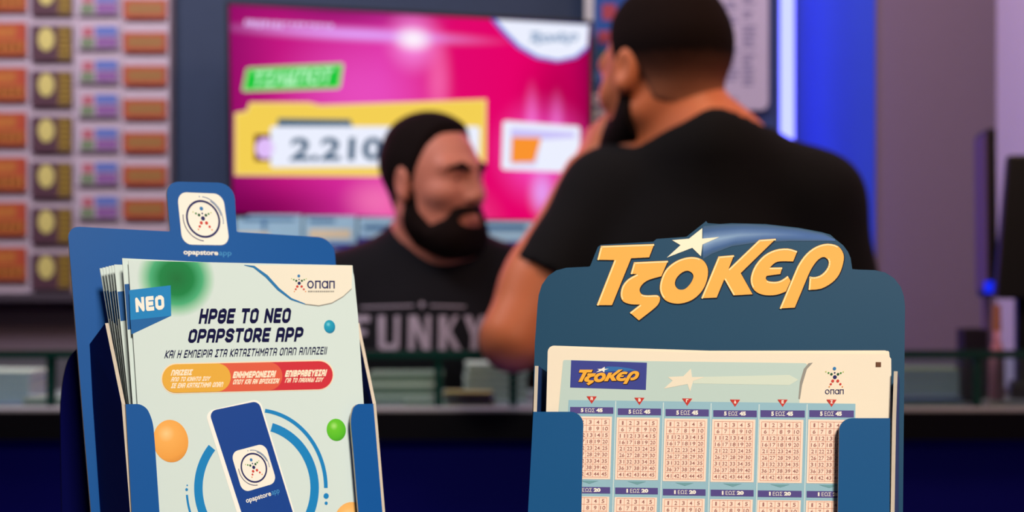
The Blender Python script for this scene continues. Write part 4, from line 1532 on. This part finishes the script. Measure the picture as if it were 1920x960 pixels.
# side walls
def side_wall(F, root, fr_pts, bk_pts, th, mats, name='side_panel'):
    """panel between the front edge (fr_pts) and the back fold (bk_pts), listed top to bottom"""
    mb = MB()
    a = [Vector(p) for p in fr_pts]; b = [Vector(p) for p in bk_pts]
    poly = a + b[::-1]
    nrm = Vector((0, 0, 0))
    for i in range(len(poly)):
        nrm += (poly[i] - poly[0]).cross(poly[(i + 1) % len(poly)] - poly[0])
    nrm.normalize()
    n = len(poly)
    q = [p + nrm * th for p in poly]
    loc = [[Vector(((p - poly[0]).dot(F.n), (p - poly[0]).dot(F.ey), 0)) for p in poly]]
    tr = tessellate_polygon(loc)
    mb.add(poly + q, [tuple(t) for t in tr] + [(t[0] + n, t[2] + n, t[1] + n) for t in tr])
    b0 = 0
    for i in range(n):
        mb.f.append((i, (i + 1) % n, (i + 1) % n + n, i + n)); mb.m.append(1)
    return mb.build(name, mats, root)
FI = FRONT - .0002
BI = BACK + .0002
side_wall(FL, hl, [FL.w((197, 606), -.016), FL.w((228, 757), FI), FL.w((244, 960), FI), FL.w(f_(266, FI), FI)],
          [FL.w((168, 645), BI), FL.w((174, 757), BI), FL.w((188, 960), BI), FL.w(f_(208, BI), BI)], .0011, [M_lnavy, M_edge])
side_wall(FL, hl, [FL.w((668, 606), -.016), FL.w((699, 757), FI), FL.w((716, 960), FI), FL.w(f_(736, FI), FI)],
          [FL.w((634, 640), BI), FL.w((642, 757), BI), FL.w((660, 960), BI), FL.w(f_(682, BI), BI)], .0011, [M_lnavy, M_edge])
# rounded strut behind
SB = BACK - .035
s1, s2 = f_(120, SB), f_(300, SB)
mb = MB(); solid(mb, FL, rounded([s1, (112, 700), (150, 640), (300, 640), s2], [0, 90, 30, 0, 0], 10), SB, .0015, 0, 0)
mb.build('rear_strut', mat('strut_navy', (3, 4, 62), .8, spec=.04, var=.05), hl)
mb = MB(); u0 = FL.w((230, 660), SB); mb.tube(FL.w((230, 660), SB), FL.w((300, 660), BACK - .0012), .0015, .0015, 8); mb.build('strut_tie', M_lnavy, hl)

# leaflets
M_leaf = mat('leaflet_paper', (211, 226, 223), .55, var=.015, bscale=8)
M_leafwhite = mat('leaflet_edge_white', (236, 234, 222), .6, var=.02)
M_lband = mat('leaflet_band_blue', (18, 84, 150), .5, var=.04)
blob = FL.w((331, 522), 0)
tops = [(240.5, 488.5, 661, 497.5), (229, 484, 664, 519), (214, 496, 661, 505), (209, 497.5, 660, 506), (204, 498.5, 659, 507), (198, 500, 658, 508), (192.5, 501.5, 657, 509), (187, 503, 656, 510)]
lows = [(258, 760, 681, 755), (249, 760, 683, 700), (242, 760, 676, 760), (239, 760, 674, 760), (236.5, 760, 672, 760), (234, 760, 670, 760), (232, 760, 668, 760), (230, 760, 667, 760)]
lab = ['front leaflet in the blue holder announcing a new app, with phone drawing', 'leaflet just behind the front one, its blue band showing at the left edge',
       'leaflet third in the blue holder, showing as a pale strip', 'leaflet fourth in the blue holder, showing as a thin pale strip', 'leaflet fifth in the blue holder, showing as a thin pale strip',
       'leaflet sixth in the blue holder, showing as a thin pale strip', 'leaflet second from the back in the blue holder', 'rearmost leaflet in the blue holder, closest to its back panel']
for k in range(8):
    off = -.0042 * k if k > 1 else (-.002 if k else 0)
    (x0, y0, x1, y1), (u0, v0, u1, v1) = tops[k], lows[k]
    ext = lambda ax, ay, bx, by, y: (ax + (bx - ax) * (y - ay) / (by - ay), y)
    pl = ext(x0, y0, u0, v0, 1130); pr = ext(x1, y1, u1, v1, 1130)
    pts = [(x0, y0), (x1, y1), pr, pl]
    if k == 1: pts = [(x0, y0), (661, 505), (664, 519), (671, 590), (682, 755), (700, 1130), pl]
    cc = FL.w(((x0 + x1) / 2, 1130), off)
    lr = empty('app_leaflet', cc, lab[k], 'leaflet', 'app leaflets in the blue holder')
    mb = MB()
    if k == 0:
        bc = blob - cc
        M_face = radial_mat('leaflet_face_print', [(0, (0, 110, 50)), (1.0, (211, 226, 223)), (.42, (0, 128, 64)), (.66, (70, 172, 120)), (.84, (160, 206, 178))], tuple(bc), (.0126, .0126, .0126))
        solid(mb, FL, pts, off, PAPER_T, 0, 1)
        mb.build('sheet', [M_face, M_leafwhite], lr)
    else:
        solid(mb, FL, pts, off, PAPER_T, 0, 1)
        mb.build('sheet', [M_leaf, M_leafwhite], lr)
        ya, yb = (533, 618) if k == 1 else (545 + (k % 3), 610 - 4 * (k % 4))
        a0, a1 = ext(x0, y0, u0, v0, ya), ext(x0, y0, u0, v0, yb)
        mb = MB(); flat(mb, FL, [(a0[0] + .8, ya), (a0[0] + 40, ya - 4), (a1[0] + 40, yb - 4), (a1[0] + .8, yb)], off + .00005); mb.build('printed_band', M_lband, lr)
    if k == 0: leaf0 = lr
e1, e2, e3 = .00006, .00012, .00018
# prints on the front leaflet
mb = MB()
flat(mb, FL, [(242.5, 544), (320, 535), (321, 592), (244.5, 600)], e1, 0)
flat(mb, FL, [(244.5, 600), (321, 592), (246.5, 627)], e1, 1)
nr_ = mb.build('new_ribbon', [mat('ink_cyan', (16, 130, 196), .5, var=.03), mat('ink_cyan_deep', (14, 96, 164), .5, var=.03)], leaf0)
mb = MB(); stroke_text(mb, FL, 'NEO', [(253, 558), (307, 553), (308.5, 580), (255, 585.5)], e2, th=.28, gap=.14); mb.build('ribbon_lettering', mat('ink_white', INK['white']), nr_)
mb = MB()
crv = smooth_loop([(456, 497), (476, 501), (500, 519), (522, 543), (546, 561), (572, 570), (598, 573), (622, 568), (643, 556), (659.5, 541), (660.5, 497.8), (560, 497)], 5, (0, 9, 10, 11))
flat(mb, FL, [(min(x, 660.5), max(y, 495.7 + (x - 456) * .008)) for x, y in crv], e1, 0)
path = [(458, 496.8), (476, 500), (500, 518), (522, 542), (546, 560.5), (572, 570)]
wd = [1.5, 4, 5.5, 5, 3.5, 1.8]
Lh, Rh = [], []
for i, (x, y) in enumerate(path):
    a = path[max(0, i - 1)]; b = path[min(len(path) - 1, i + 1)]
    dx, dy = b[0] - a[0], b[1] - a[1]; L_ = math.hypot(dx, dy)
    Lh.append((x - dy / L_ * wd[i] * .5, y + dx / L_ * wd[i] * .5)); Rh.append((x + dy / L_ * wd[i] * .5, max(496.5, y - dx / L_ * wd[i] * .5)))
flat(mb, FL, Lh + Rh[::-1], e2, 1)
path = [(572, 570), (598, 573), (622, 568), (643, 556), (659.5, 541)]
flat(mb, FL, [(x, y + 1.2) for x, y in path] + [(x, y - .6) for x, y in path][::-1], e2, 2)
mb.build('corner_field', [mat('ink_ivory', (238, 230, 212), .5, var=.01), mat('ink_curve_blue', (30, 118, 178), .5, var=.03), mat('ink_grey', (150, 146, 138), .5, var=.03)], leaf0)
mats_i, mi_ = ink_set('x')
mb = MB()
star_man(mb, FL, (561, 531), .115, e2, mi_)
onan_word(mb, FL, [(576, 526), (628.5, 526.5), (628.5, 541), (576, 541)], e2, mi_['navy'])
x = 577.5
random.seed(2)
while x < 627:
    w = random.uniform(1.6, 3.6)
    flat(mb, FL, rectq(x, 545, x + w, 547.8), e2, len(mats_i))
    x += w + .9
mb.build('brand_mark', mats_i + [mat('ink_grey', (150, 146, 138))], leaf0)
M_head = mat('ink_headline', (9, 9, 62), .6, spec=.1, var=.02)
mb = MB()
stroke_text(mb, FL, 'HPΘE TO NEO', [(377, 578.8), (547, 577.3), (543, 605.5), (372, 607.3)], e1, th=.25, gap=.12)
stroke_text(mb, FL, 'OPAPSTORE APP', [(356.5, 617), (570.5, 613), (566, 640.5), (351.5, 643)], e1, th=.25, gap=.12)
mb.build('headline', M_head, leaf0)
mb = MB(); stroke_text(mb, FL, 'KAI H EMΠEIPIA ΣTA KATAΣTHMATA OΠAΠ AΛΛAΖEI!', [(312, 657), (614, 650), (611.5, 664.5), (308, 672)], e1, th=.18, gap=.17); mb.build('subheading', M_head, leaf0)
# three part pill
PQ = [(304, 683.5), (624, 676.5), (624, 729.2), (304, 737)]
def pill(u0, u1, rl, rr):
    """outline in pill space; ends of radius .5 of the height where asked"""
    ar = 52.5 / 320
    pts = []
    if rl: pts += [(u0 + ar / 2 + ar / 2 * math.cos(t), .5 + .5 * math.sin(t)) for t in [math.pi / 2 + math.pi * i / 14 for i in range(15)]]
    else: pts += [(u0, 1), (u0, 0)]
    if rr: pts += [(u1 - ar / 2 + ar / 2 * math.cos(t), .5 + .5 * math.sin(t)) for t in [-math.pi / 2 + math.pi * i / 14 for i in range(15)]]
    else: pts += [(u1, 0), (u1, 1)]
    return [bil(PQ, a, b) for a, b in pts]
mb = MB()
flat(mb, FL, [(464 + (x - 464) * 1.012, 707 + (y - 707) * 1.08) for x, y in pill(0, 1, True, True)], e1, 4)
flat(mb, FL, pill(.45, 1, False, True), e2, 2)
flat(mb, FL, pill(.25, .705, False, True), e2 + .00004, 1)
flat(mb, FL, pill(0, .402, True, True), e2 + .00008, 0)
e4 = e2 + .00013
pl_ = mb.build('benefit_pill', [mat('ink_amber', (230, 172, 62), .5, var=.02), mat('ink_coral', (222, 92, 66), .5, var=.02), mat('ink_crimson', (206, 44, 58), .5, var=.02), mat('ink_cream', (252, 232, 206), .5), mat('ink_halo', (240, 222, 196), .5)], leaf0)
mb = MB()
def pq(u0, v0, u1, v1, sl=.010): return [bil(PQ, u0 + sl, v0), bil(PQ, u1 + sl, v0), bil(PQ, u1, v1), bil(PQ, u0, v1)]
stroke_text(mb, FL, 'ΠAIΖEIΣ', pq(.050, .19, .172, .40), e4, th=.28, gap=.10, mi=3)
stroke_text(mb, FL, 'AΠO TO KINHTO ΣOΥ', pq(.050, .45, .276, .61), e4, th=.25, gap=.12, mi=3)
stroke_text(mb, FL, 'ΣE ENA KATAΣTHMA OΠAΠ', pq(.050, .66, .352, .84), e4, th=.25, gap=.12, mi=3)
stroke_text(mb, FL, 'ENHMEPΩNEΣAI', pq(.412, .30, .660, .54), e4, th=.29, gap=.10, mi=3)
stroke_text(mb, FL, 'OΠOΥ KAI AN BPIΣKEΣAI', pq(.412, .58, .680, .76), e4, th=.25, gap=.12, mi=3)
stroke_text(mb, FL, 'EΠIBPABEΥEΣAI', pq(.718, .30, .958, .54), e4, th=.29, gap=.10, mi=3)
stroke_text(mb, FL, 'ΓIA TO ΠAIXNIΔI ΣOΥ', pq(.718, .58, .938, .74), e4, th=.25, gap=.12, mi=3)
for k_ in range(len(mb.m)): mb.m[k_] = 0
mb.build('pill_lettering', mat('ink_cream', (252, 232, 206)), pl_)
# rings and phone
mb = MB()
cx_, cy_ = 481, 915
flat(mb, FL, arc_band(cx_, cy_, 109, 118, 16, -75, 75), e1, 0)
flat(mb, FL, arc_band(cx_, cy_, 109, 118, 16, 140, 220), e1, 0)
flat(mb, FL, arc_band(cx_, cy_, 130, 146, 7, -83, 0), e1, 0)
flat(mb, FL, arc_band(cx_, cy_, 131, 146, 4, 140, 175), e1, 0)
for x, y, r in ((611.6, 930, 5), (611.6, 943.5, 3), (350, 918, 2.6), (351, 910, 1.4)):
    flat(mb, FL, ellipse(x, y, r, r * 1.1, 14), e1, 0)
mb.build('ring_drawing', mat('ink_cyan', (16, 130, 196)), leaf0)
mb = MB()
flat(mb, FL, rounded([(384, 772), (487, 747.5), (604, 1130), (498, 1130)], [16, 14, 0, 0]), e2, 0)
flat(mb, FL, rounded([(391.5, 771), (485, 751.5), (600, 1126), (506, 1126)], [14, 12, 0, 0]), e2 + .00004, 1)
ph_ = mb.build('phone_drawing', [mat('ink_phone_white', (248, 244, 236), .5), mat('ink_phone_blue', (12, 64, 146), .5, var=.03)], leaf0)
mats_i, mi_ = ink_set('p')
mb = MB(); app_icon(mb, FL, [(432.5, 848), (497, 831), (519.5, 905), (455, 924)], e3 + .00002, mi_); mb.build('app_badge', mats_i, ph_)
mb = MB()
font_text(mb, FL, 'opapstore', [(460, 935.5), (507, 921.5), (509.5, 932), (463, 946)], e3, .02, 0)
font_text(mb, FL, 'app', [(508.5, 921.5), (523, 917), (525.5, 927), (511, 931.5)], e3, 0, 1)
mb.build('phone_lettering', [mat('ink_white', INK['white']), mat('ink_skyblue', (70, 150, 205))], ph_)
def ball(name, x, y, rx, ry, cols):
    c = FL.w((x - rx * .25, y - ry * .35), 0) - leaf0.location
    m = radial_mat('ink_' + name, cols, tuple(c), tuple([max(rx, ry) * .45 / FPX * 1.55] * 3))
    mb = MB(); flat(mb, FL, ellipse(x, y, rx, ry, 36, rot=-.15), e1, 0)
    return mb.build(name, m, leaf0)
ball('orange_ball', 320, 827, 33, 40, [(0, (255, 206, 140)), (.25, (246, 176, 88)), (.7, (238, 162, 72)), (1.0, (206, 128, 52))])
ball('green_ball', 630.5, 806, 18, 21, [(0, (170, 230, 120)), (.25, (104, 200, 44)), (.7, (84, 186, 36)), (1.0, (58, 150, 30))])
ball('blue_ball', 618, 612.5, 10.5, 12.5, [(0, (120, 210, 230)), (.25, (30, 160, 192)), (.7, (20, 140, 180)), (1.0, (14, 100, 146))])
ball('amber_ball', 662, 985, 36, 44, [(0, (252, 214, 160)), (.25, (246, 186, 106)), (.7, (238, 166, 80)), (1.0, (206, 128, 52))])

# ---- right holder (lottery slips)
FQ = Frame(at(1345, 770, .42), -6.5, 7.6, 0)
QB, QF = -.022, .0025
M_rteal = mat('card_slate_blue', (30, 72, 102), .42, var=.14, bscale=7)
M_rblue = mat('card_flap_blue', (20, 84, 138), .42, var=.05, bscale=20)
M_rin = mat('card_inner_blue', (30, 66, 128), .5, var=.05)
c1 = FQ.w(FQ.foot(1340, QF, TZ), QF); c1.z = TZ
hr = empty('slip_holder', c1, 'slate blue cardboard slip holder with big orange lettering, standing at the right', 'card holder')
g_ = lambda px, off: FQ.foot(px, off, TZ + .0005)
outl = [g_(983, QB), (992, 960), (1003, 640), (1008, 570), (1010, 553), (1016, 534), (1028, 517), (1043, 507), (1062, 502), (1104, 500), (1106.5, 499), (1121, 463), (1127, 459), (1225, 453), (1231, 448), (1287, 444),
        (1321, 417), (1324, 414.5), (1327, 418.5), (1350, 420), (1372, 418.5), (1435, 420), (1497, 427), (1540, 435), (1557, 440), (1567, 449), (1581, 460), (1590, 472), (1595, 484), (1598, 504.5), (1610, 505.5), (1640, 506.5),
        (1660, 511), (1677, 522), (1689, 538), (1695, 556), (1697, 575), (1693, 960), g_(1690, QB)]
mb = MB(); solid(mb, FQ, outl, QB, .0011, 0, 1)
mb.build('back_panel', [M_rteal, M_edge], hr)
ident = lambda p: p
mb = MB(); comet(mb, FQ, ident, QB + .0001, (30, 72, 102), (40, 90, 156), (150, 182, 214)); mb.build('comet_tail', attr_mat('comet_ink'), hr)
mb = MB()
flat(mb, FQ, LOGO_STAR, QB + .0002, 1)
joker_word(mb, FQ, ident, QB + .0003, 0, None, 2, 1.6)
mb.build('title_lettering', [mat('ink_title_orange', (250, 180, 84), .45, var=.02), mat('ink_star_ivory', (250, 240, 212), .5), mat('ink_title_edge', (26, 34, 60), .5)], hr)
# lighter rim along the upper left of each letter
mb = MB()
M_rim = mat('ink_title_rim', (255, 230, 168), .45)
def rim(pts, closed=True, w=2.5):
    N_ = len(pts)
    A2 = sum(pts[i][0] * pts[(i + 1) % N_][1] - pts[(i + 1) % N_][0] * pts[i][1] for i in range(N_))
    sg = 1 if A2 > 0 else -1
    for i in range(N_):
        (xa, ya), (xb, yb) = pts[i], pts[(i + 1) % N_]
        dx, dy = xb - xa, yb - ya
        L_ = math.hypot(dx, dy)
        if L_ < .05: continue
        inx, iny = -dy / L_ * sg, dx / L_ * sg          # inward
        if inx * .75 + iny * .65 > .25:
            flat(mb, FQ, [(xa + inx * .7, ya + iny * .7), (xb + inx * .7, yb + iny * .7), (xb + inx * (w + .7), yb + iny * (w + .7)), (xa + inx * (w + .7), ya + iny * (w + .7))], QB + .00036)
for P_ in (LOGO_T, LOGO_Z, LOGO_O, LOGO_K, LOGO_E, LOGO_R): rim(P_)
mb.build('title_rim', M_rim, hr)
# pocket
pkr = rounded([(1000, 772), (1094, 772), (1090, 960), (1088, 1040), (1572, 1040), (1571, 960), (1573.5, 784), (1669, 784), (1668, 960), g_(1664, QF), g_(980, QF), (990, 960)],
              [0, 24, 0, 20, 20, 0, 24, 0, 0, 0, 0, 0])
mb = MB(); solid(mb, FQ, pkr, QF + .0011, .0011, 0, 1); mb.build('front_pocket', [M_rblue, M_edge], hr)
qf, qb = QF - .0002, QB + .0002
side_wall(FQ, hr, [FQ.w((1003, 686), qf), FQ.w((1000, 772), qf), FQ.w((990, 960), qf), FQ.w(g_(980, qf), qf)],
          [FQ.w((1023, 700), qb), FQ.w((1022, 772), qb), FQ.w((1012, 960), qb), FQ.w(g_(1003, qb), qb)], .0011, [M_rin, M_edge])
side_wall(FQ, hr, [FQ.w((1676, 696), qf), FQ.w((1673, 784), qf), FQ.w((1670, 960), qf), FQ.w(g_(1667, qf), qf)],
          [FQ.w((1680, 712), qb), FQ.w((1679, 784), qb), FQ.w((1678, 960), qb), FQ.w(g_(1676, qb), qb)], .0011, [M_rin, M_edge])

# slips
M_slip = mat('slip_paper', (240, 226, 204), .6, var=.015)
M_slipedge = mat('slip_paper_edge', (250, 242, 224), .6, var=.02)
slabs = [[(1033, 651.5), (1300, 661), (1664, 663.5), (1671, 673), (1674, 1150), (1014, 1150), (1027, 659)],
         [(1036, 649.5), (1330, 659.5), (1667, 658), (1668, 668), (1668, 1150), (1016, 1150), (1028, 656)],
         [(1034, 648), (1330, 657.5), (1662, 657), (1667, 665), (1667, 1150), (1018, 1150), (1027, 655)],
         [(1040, 650), (1330, 659), (1655, 660), (1660, 668), (1662, 1150), (1022, 1150), (1032, 658)]]
labs = ['front lottery slip in the slate blue holder, printed with number grids', 'lottery slip directly behind the front one, only its top edge showing',
        'third lottery slip in the holder, its white top edge standing highest', 'rearmost lottery slip in the slate blue holder, nearly hidden']
slips = []
for k, pts in enumerate(slabs):
    off = -.0035 * k
    cc = FQ.w((1345, 1150), off)
    r = empty('lottery_slip', cc, labs[k], 'lottery slip', 'lottery slips in the slate blue holder')
    mb = MB(); solid(mb, FQ, rounded(pts, [5, 0, 3, 0, 0, 0, 5], 4), off, PAPER_T, 0, 1)
    mb.build('sheet', [M_slip, M_slipedge], r)
    slips.append(r)
s0 = slips[0]
mb = MB()
flat(mb, FQ, rounded([(1056, 675), (1516, 681), (1506, 700), (1499, 748), (1499, 1140), (1020, 1140), (1048, 760)], [3, 8, 0, 0, 0, 0, 0]), e1, 0)
flat(mb, FQ, [(1516, 681), (1524, 680), (1513, 692), (1504, 722), (1500, 748), (1497, 748), (1500, 716), (1507, 692)], e2, 1)
flat(mb, FQ, [(a, b) for a, b in [(1066, 750), (1604, 757), (1600, 1140), (1050, 1140)]], e2, 2)
mb.build('pale_field', [mat('ink_mint', (190, 210, 204), .55, var=.02, bscale=14), mat('ink_fold_grey', (150, 146, 138), .5), mat('ink_grid_blue', (148, 188, 204), .55, var=.03)], s0)
# small title plate
mb = MB()
PL = [(1071, 675.5), (1213, 680), (1211, 731), (1069, 726.5)]
flat(mb, FQ, PL, e2, 0)
def map_plate(p):
    u = (p[0] - LOGO_BOX[0]) / (LOGO_BOX[1] - LOGO_BOX[0]); v = (p[1] - LOGO_BOX[2]) / (LOGO_BOX[3] - LOGO_BOX[2])
    return bil(PL, .105 + u * .80, .20 + v * .70)
flat(mb, FQ, [map_plate(p) for p in [(1310, 440), (1340, 425), (1420, 424), (1500, 434), (1560, 450), (1480, 462), (1380, 466), (1322, 474)]], e3, 4)
tp_ = mb.build('title_plate', [mat('ink_plate_blue', (58, 66, 146), .5, var=.03)] * 4 + [mat('ink_plate_comet', (50, 110, 176), .5)], s0)
mb = MB(); joker_word(mb, FQ, map_plate, e3 + .00008, 0, 1, 2, 6)
mb.build('plate_lettering', [mat('ink_title_gold', (244, 176, 60), .45), mat('ink_white', INK['white']), mat('ink_plate_edge', (60, 30, 50), .5)], tp_)
# ghost star, drawn pale
mb = MB()
flat(mb, FQ, [(1050 + a / 6.4, 660 + b / 6.4) for a, b in [(1570, 200), (1585, 300), (1740, 300), (1600, 345), (1560, 475), (1530, 385), (1245, 440), (1350, 345), (1295, 300), (1480, 290)]], e2, 0)
flat(mb, FQ, [(1300, 707), (1480, 703), (1497, 712), (1480, 722), (1300, 719)], e2 - .00003, 1)
mb.build('ghost_star', [mat('ink_ghost', (236, 224, 202), .55), mat('ink_ghost_tail', (212, 222, 206), .55)], s0)
# brand mark and registration square
mats_i, mi_ = ink_set('s')
mb = MB()
star_man(mb, FQ, (1565.5, 707), .135, e2, mi_)
onan_word(mb, FQ, [(1547, 730), (1582.5, 730), (1582.5, 739), (1547, 739)], e2, mi_['navy'], .15)
flat(mb, FQ, rectq(1642, 679, 1652, 688), e2, len(mats_i))
mb.build('brand_mark', mats_i + [mat('ink_register_brown', (104, 64, 40), .5)], s0)
# number grids
M_cell = mat('ink_cell_peach', (252, 222, 202), .55); M_line = mat('ink_cell_line', (222, 160, 140), .55); M_num = mat('ink_number', (168, 112, 106), .55)
M_hdr = mat('ink_header_violet', (84, 72, 138), .5, var=.02); M_tri = mat('ink_triangle_red', (200, 54, 44), .5, var=.02); M_wht = mat('ink_white', INK['white'])
M_tab = mat('ink_tab_shade', (112, 160, 168), .5)
cols = [(1069, 1150, 763, 775, 780.5, 898), (1158.5, 1239.5, 765.5, 778, 782.5, 899.5), (1248, 1329, 767, 780, 784.5, 902), (1337.5, 1419, 769, 781.5, 786, 903.5), (1426, 1509, 769, 782, 786.5, 905), (1517.5, 1601, 769, 782, 786.5, 906)]
lets = 'ABΓΔEΖ'
for ci, (xa, xb, ha, hb, ga, gb) in enumerate(cols):
    mb = MB()
    xc = (xa + xb) / 2
    flat(mb, FQ, [(xc - 9.5, ha - 20), (xc + 9.5, ha - 19.7), (xc, ha - 6)], e3, 3)
    stroke_text(mb, FQ, lets[ci], rectq(xc - 2.2, ha - 18.5, xc + 2.2, ha - 12.5), e3 + e1, th=.26, mi=5)
    flat(mb, FQ, [(xa, ha), (xb, ha + .7), (xb, hb + .7), (xa, hb)], e3, 2)
    font_text(mb, FQ, '5', rectq(xa + 20, ha + 2.6, xa + 25, hb - 2.2), e3 + e1, .05, 5)
    font_text(mb, FQ, 'ΕΩΣ', rectq(xa + 28.5, ha + 2.6, xa + 46, hb - 2.2), e3 + e1, 0, 5)
    font_text(mb, FQ, '45', rectq(xa + 49, ha + 2.6, xa + 61, hb - 2.2), e3 + e1, .06, 5)
    def grid(x0, x1, y0, y1, rows, start, dx=0.0):
        """peach panel with lines and numbers"""
        q = [(x0, y0), (x1, y0 + .8), (x1 - dx, y1 + .8), (x0 - dx, y1)]
        flat(mb, FQ, q, e3, 0)
        pu, pv = .055, .035
        U = lambda i: pu + (1 - 2 * pu) * i / 5
        Vv = lambda j: pv + (1 - 2 * pv) * j / rows
        wx, wy = .45 / (x1 - x0), .45 / (y1 - y0)
        for i in range(6):
            flat(mb, FQ, [bil(q, U(i) - wx, pv), bil(q, U(i) + wx, pv), bil(q, U(i) + wx, 1 - pv), bil(q, U(i) - wx, 1 - pv)], e3 + e1, 1)
        for j in range(rows + 1):
            flat(mb, FQ, [bil(q, pu, Vv(j) - wy), bil(q, 1 - pu, Vv(j) - wy), bil(q, 1 - pu, Vv(j) + wy), bil(q, pu, Vv(j) + wy)], e3 + e1, 1)
        nn = start
        for j in range(rows):
            for i in range(5):
                s = str(nn)
                m1 = .32 if len(s) == 1 else .16
                if s == '1': m1 = .40
                u0, u1 = U(i) + (U(1) - U(0)) * m1, U(i + 1) - (U(1) - U(0)) * m1
                v0, v1 = Vv(j) + (Vv(1) - Vv(0)) * .22, Vv(j + 1) - (Vv(1) - Vv(0)) * .22
                font_text(mb, FQ, s, [bil(q, u0, v0), bil(q, u1, v0), bil(q, u1, v1), bil(q, u0, v1)], e3 + e2, .004, 4)
                nn += 1
    grid(xa - 2, xb - 2.5, ga, gb, 9, 1, 3.5)
    if ci < 5: flat(mb, FQ, [(xb + 3.6, ha - 11), (xb + 5.4, ha - 11), (xb - 5, 1130), (xb - 6.8, 1130)], e3 - .00003, 7)
    x2, h2 = xa - 5, gb + 14.5
    flat(mb, FQ, [(xa + 18, gb + 3), (xb - 28, gb + 3.4), (xc - 4, gb + 9)], e3, 6)
    flat(mb, FQ, [(x2, h2), (xb - 6, h2 + .9), (xb - 6, h2 + 13), (x2, h2 + 12.2)], e3, 2)
    font_text(mb, FQ, '1', rectq(x2 + 21, h2 + 2.6, x2 + 24, h2 + 9.8), e3 + e1, .05, 5)
    font_text(mb, FQ, 'ΕΩΣ', rectq(x2 + 28, h2 + 2.6, x2 + 46, h2 + 9.8), e3 + e1, 0, 5)
    font_text(mb, FQ, '20', rectq(x2 + 49, h2 + 2.6, x2 + 62, h2 + 9.8), e3 + e1, .06, 5)
    grid(x2 - 1, xb - 7.5, h2 + 18, h2 + 72, 4, 1, 2)
    mb.build('number_column', [M_cell, M_line, M_hdr, M_tri, M_num, M_wht, M_tab, mat('ink_separator', (206, 224, 224), .55)], s0)
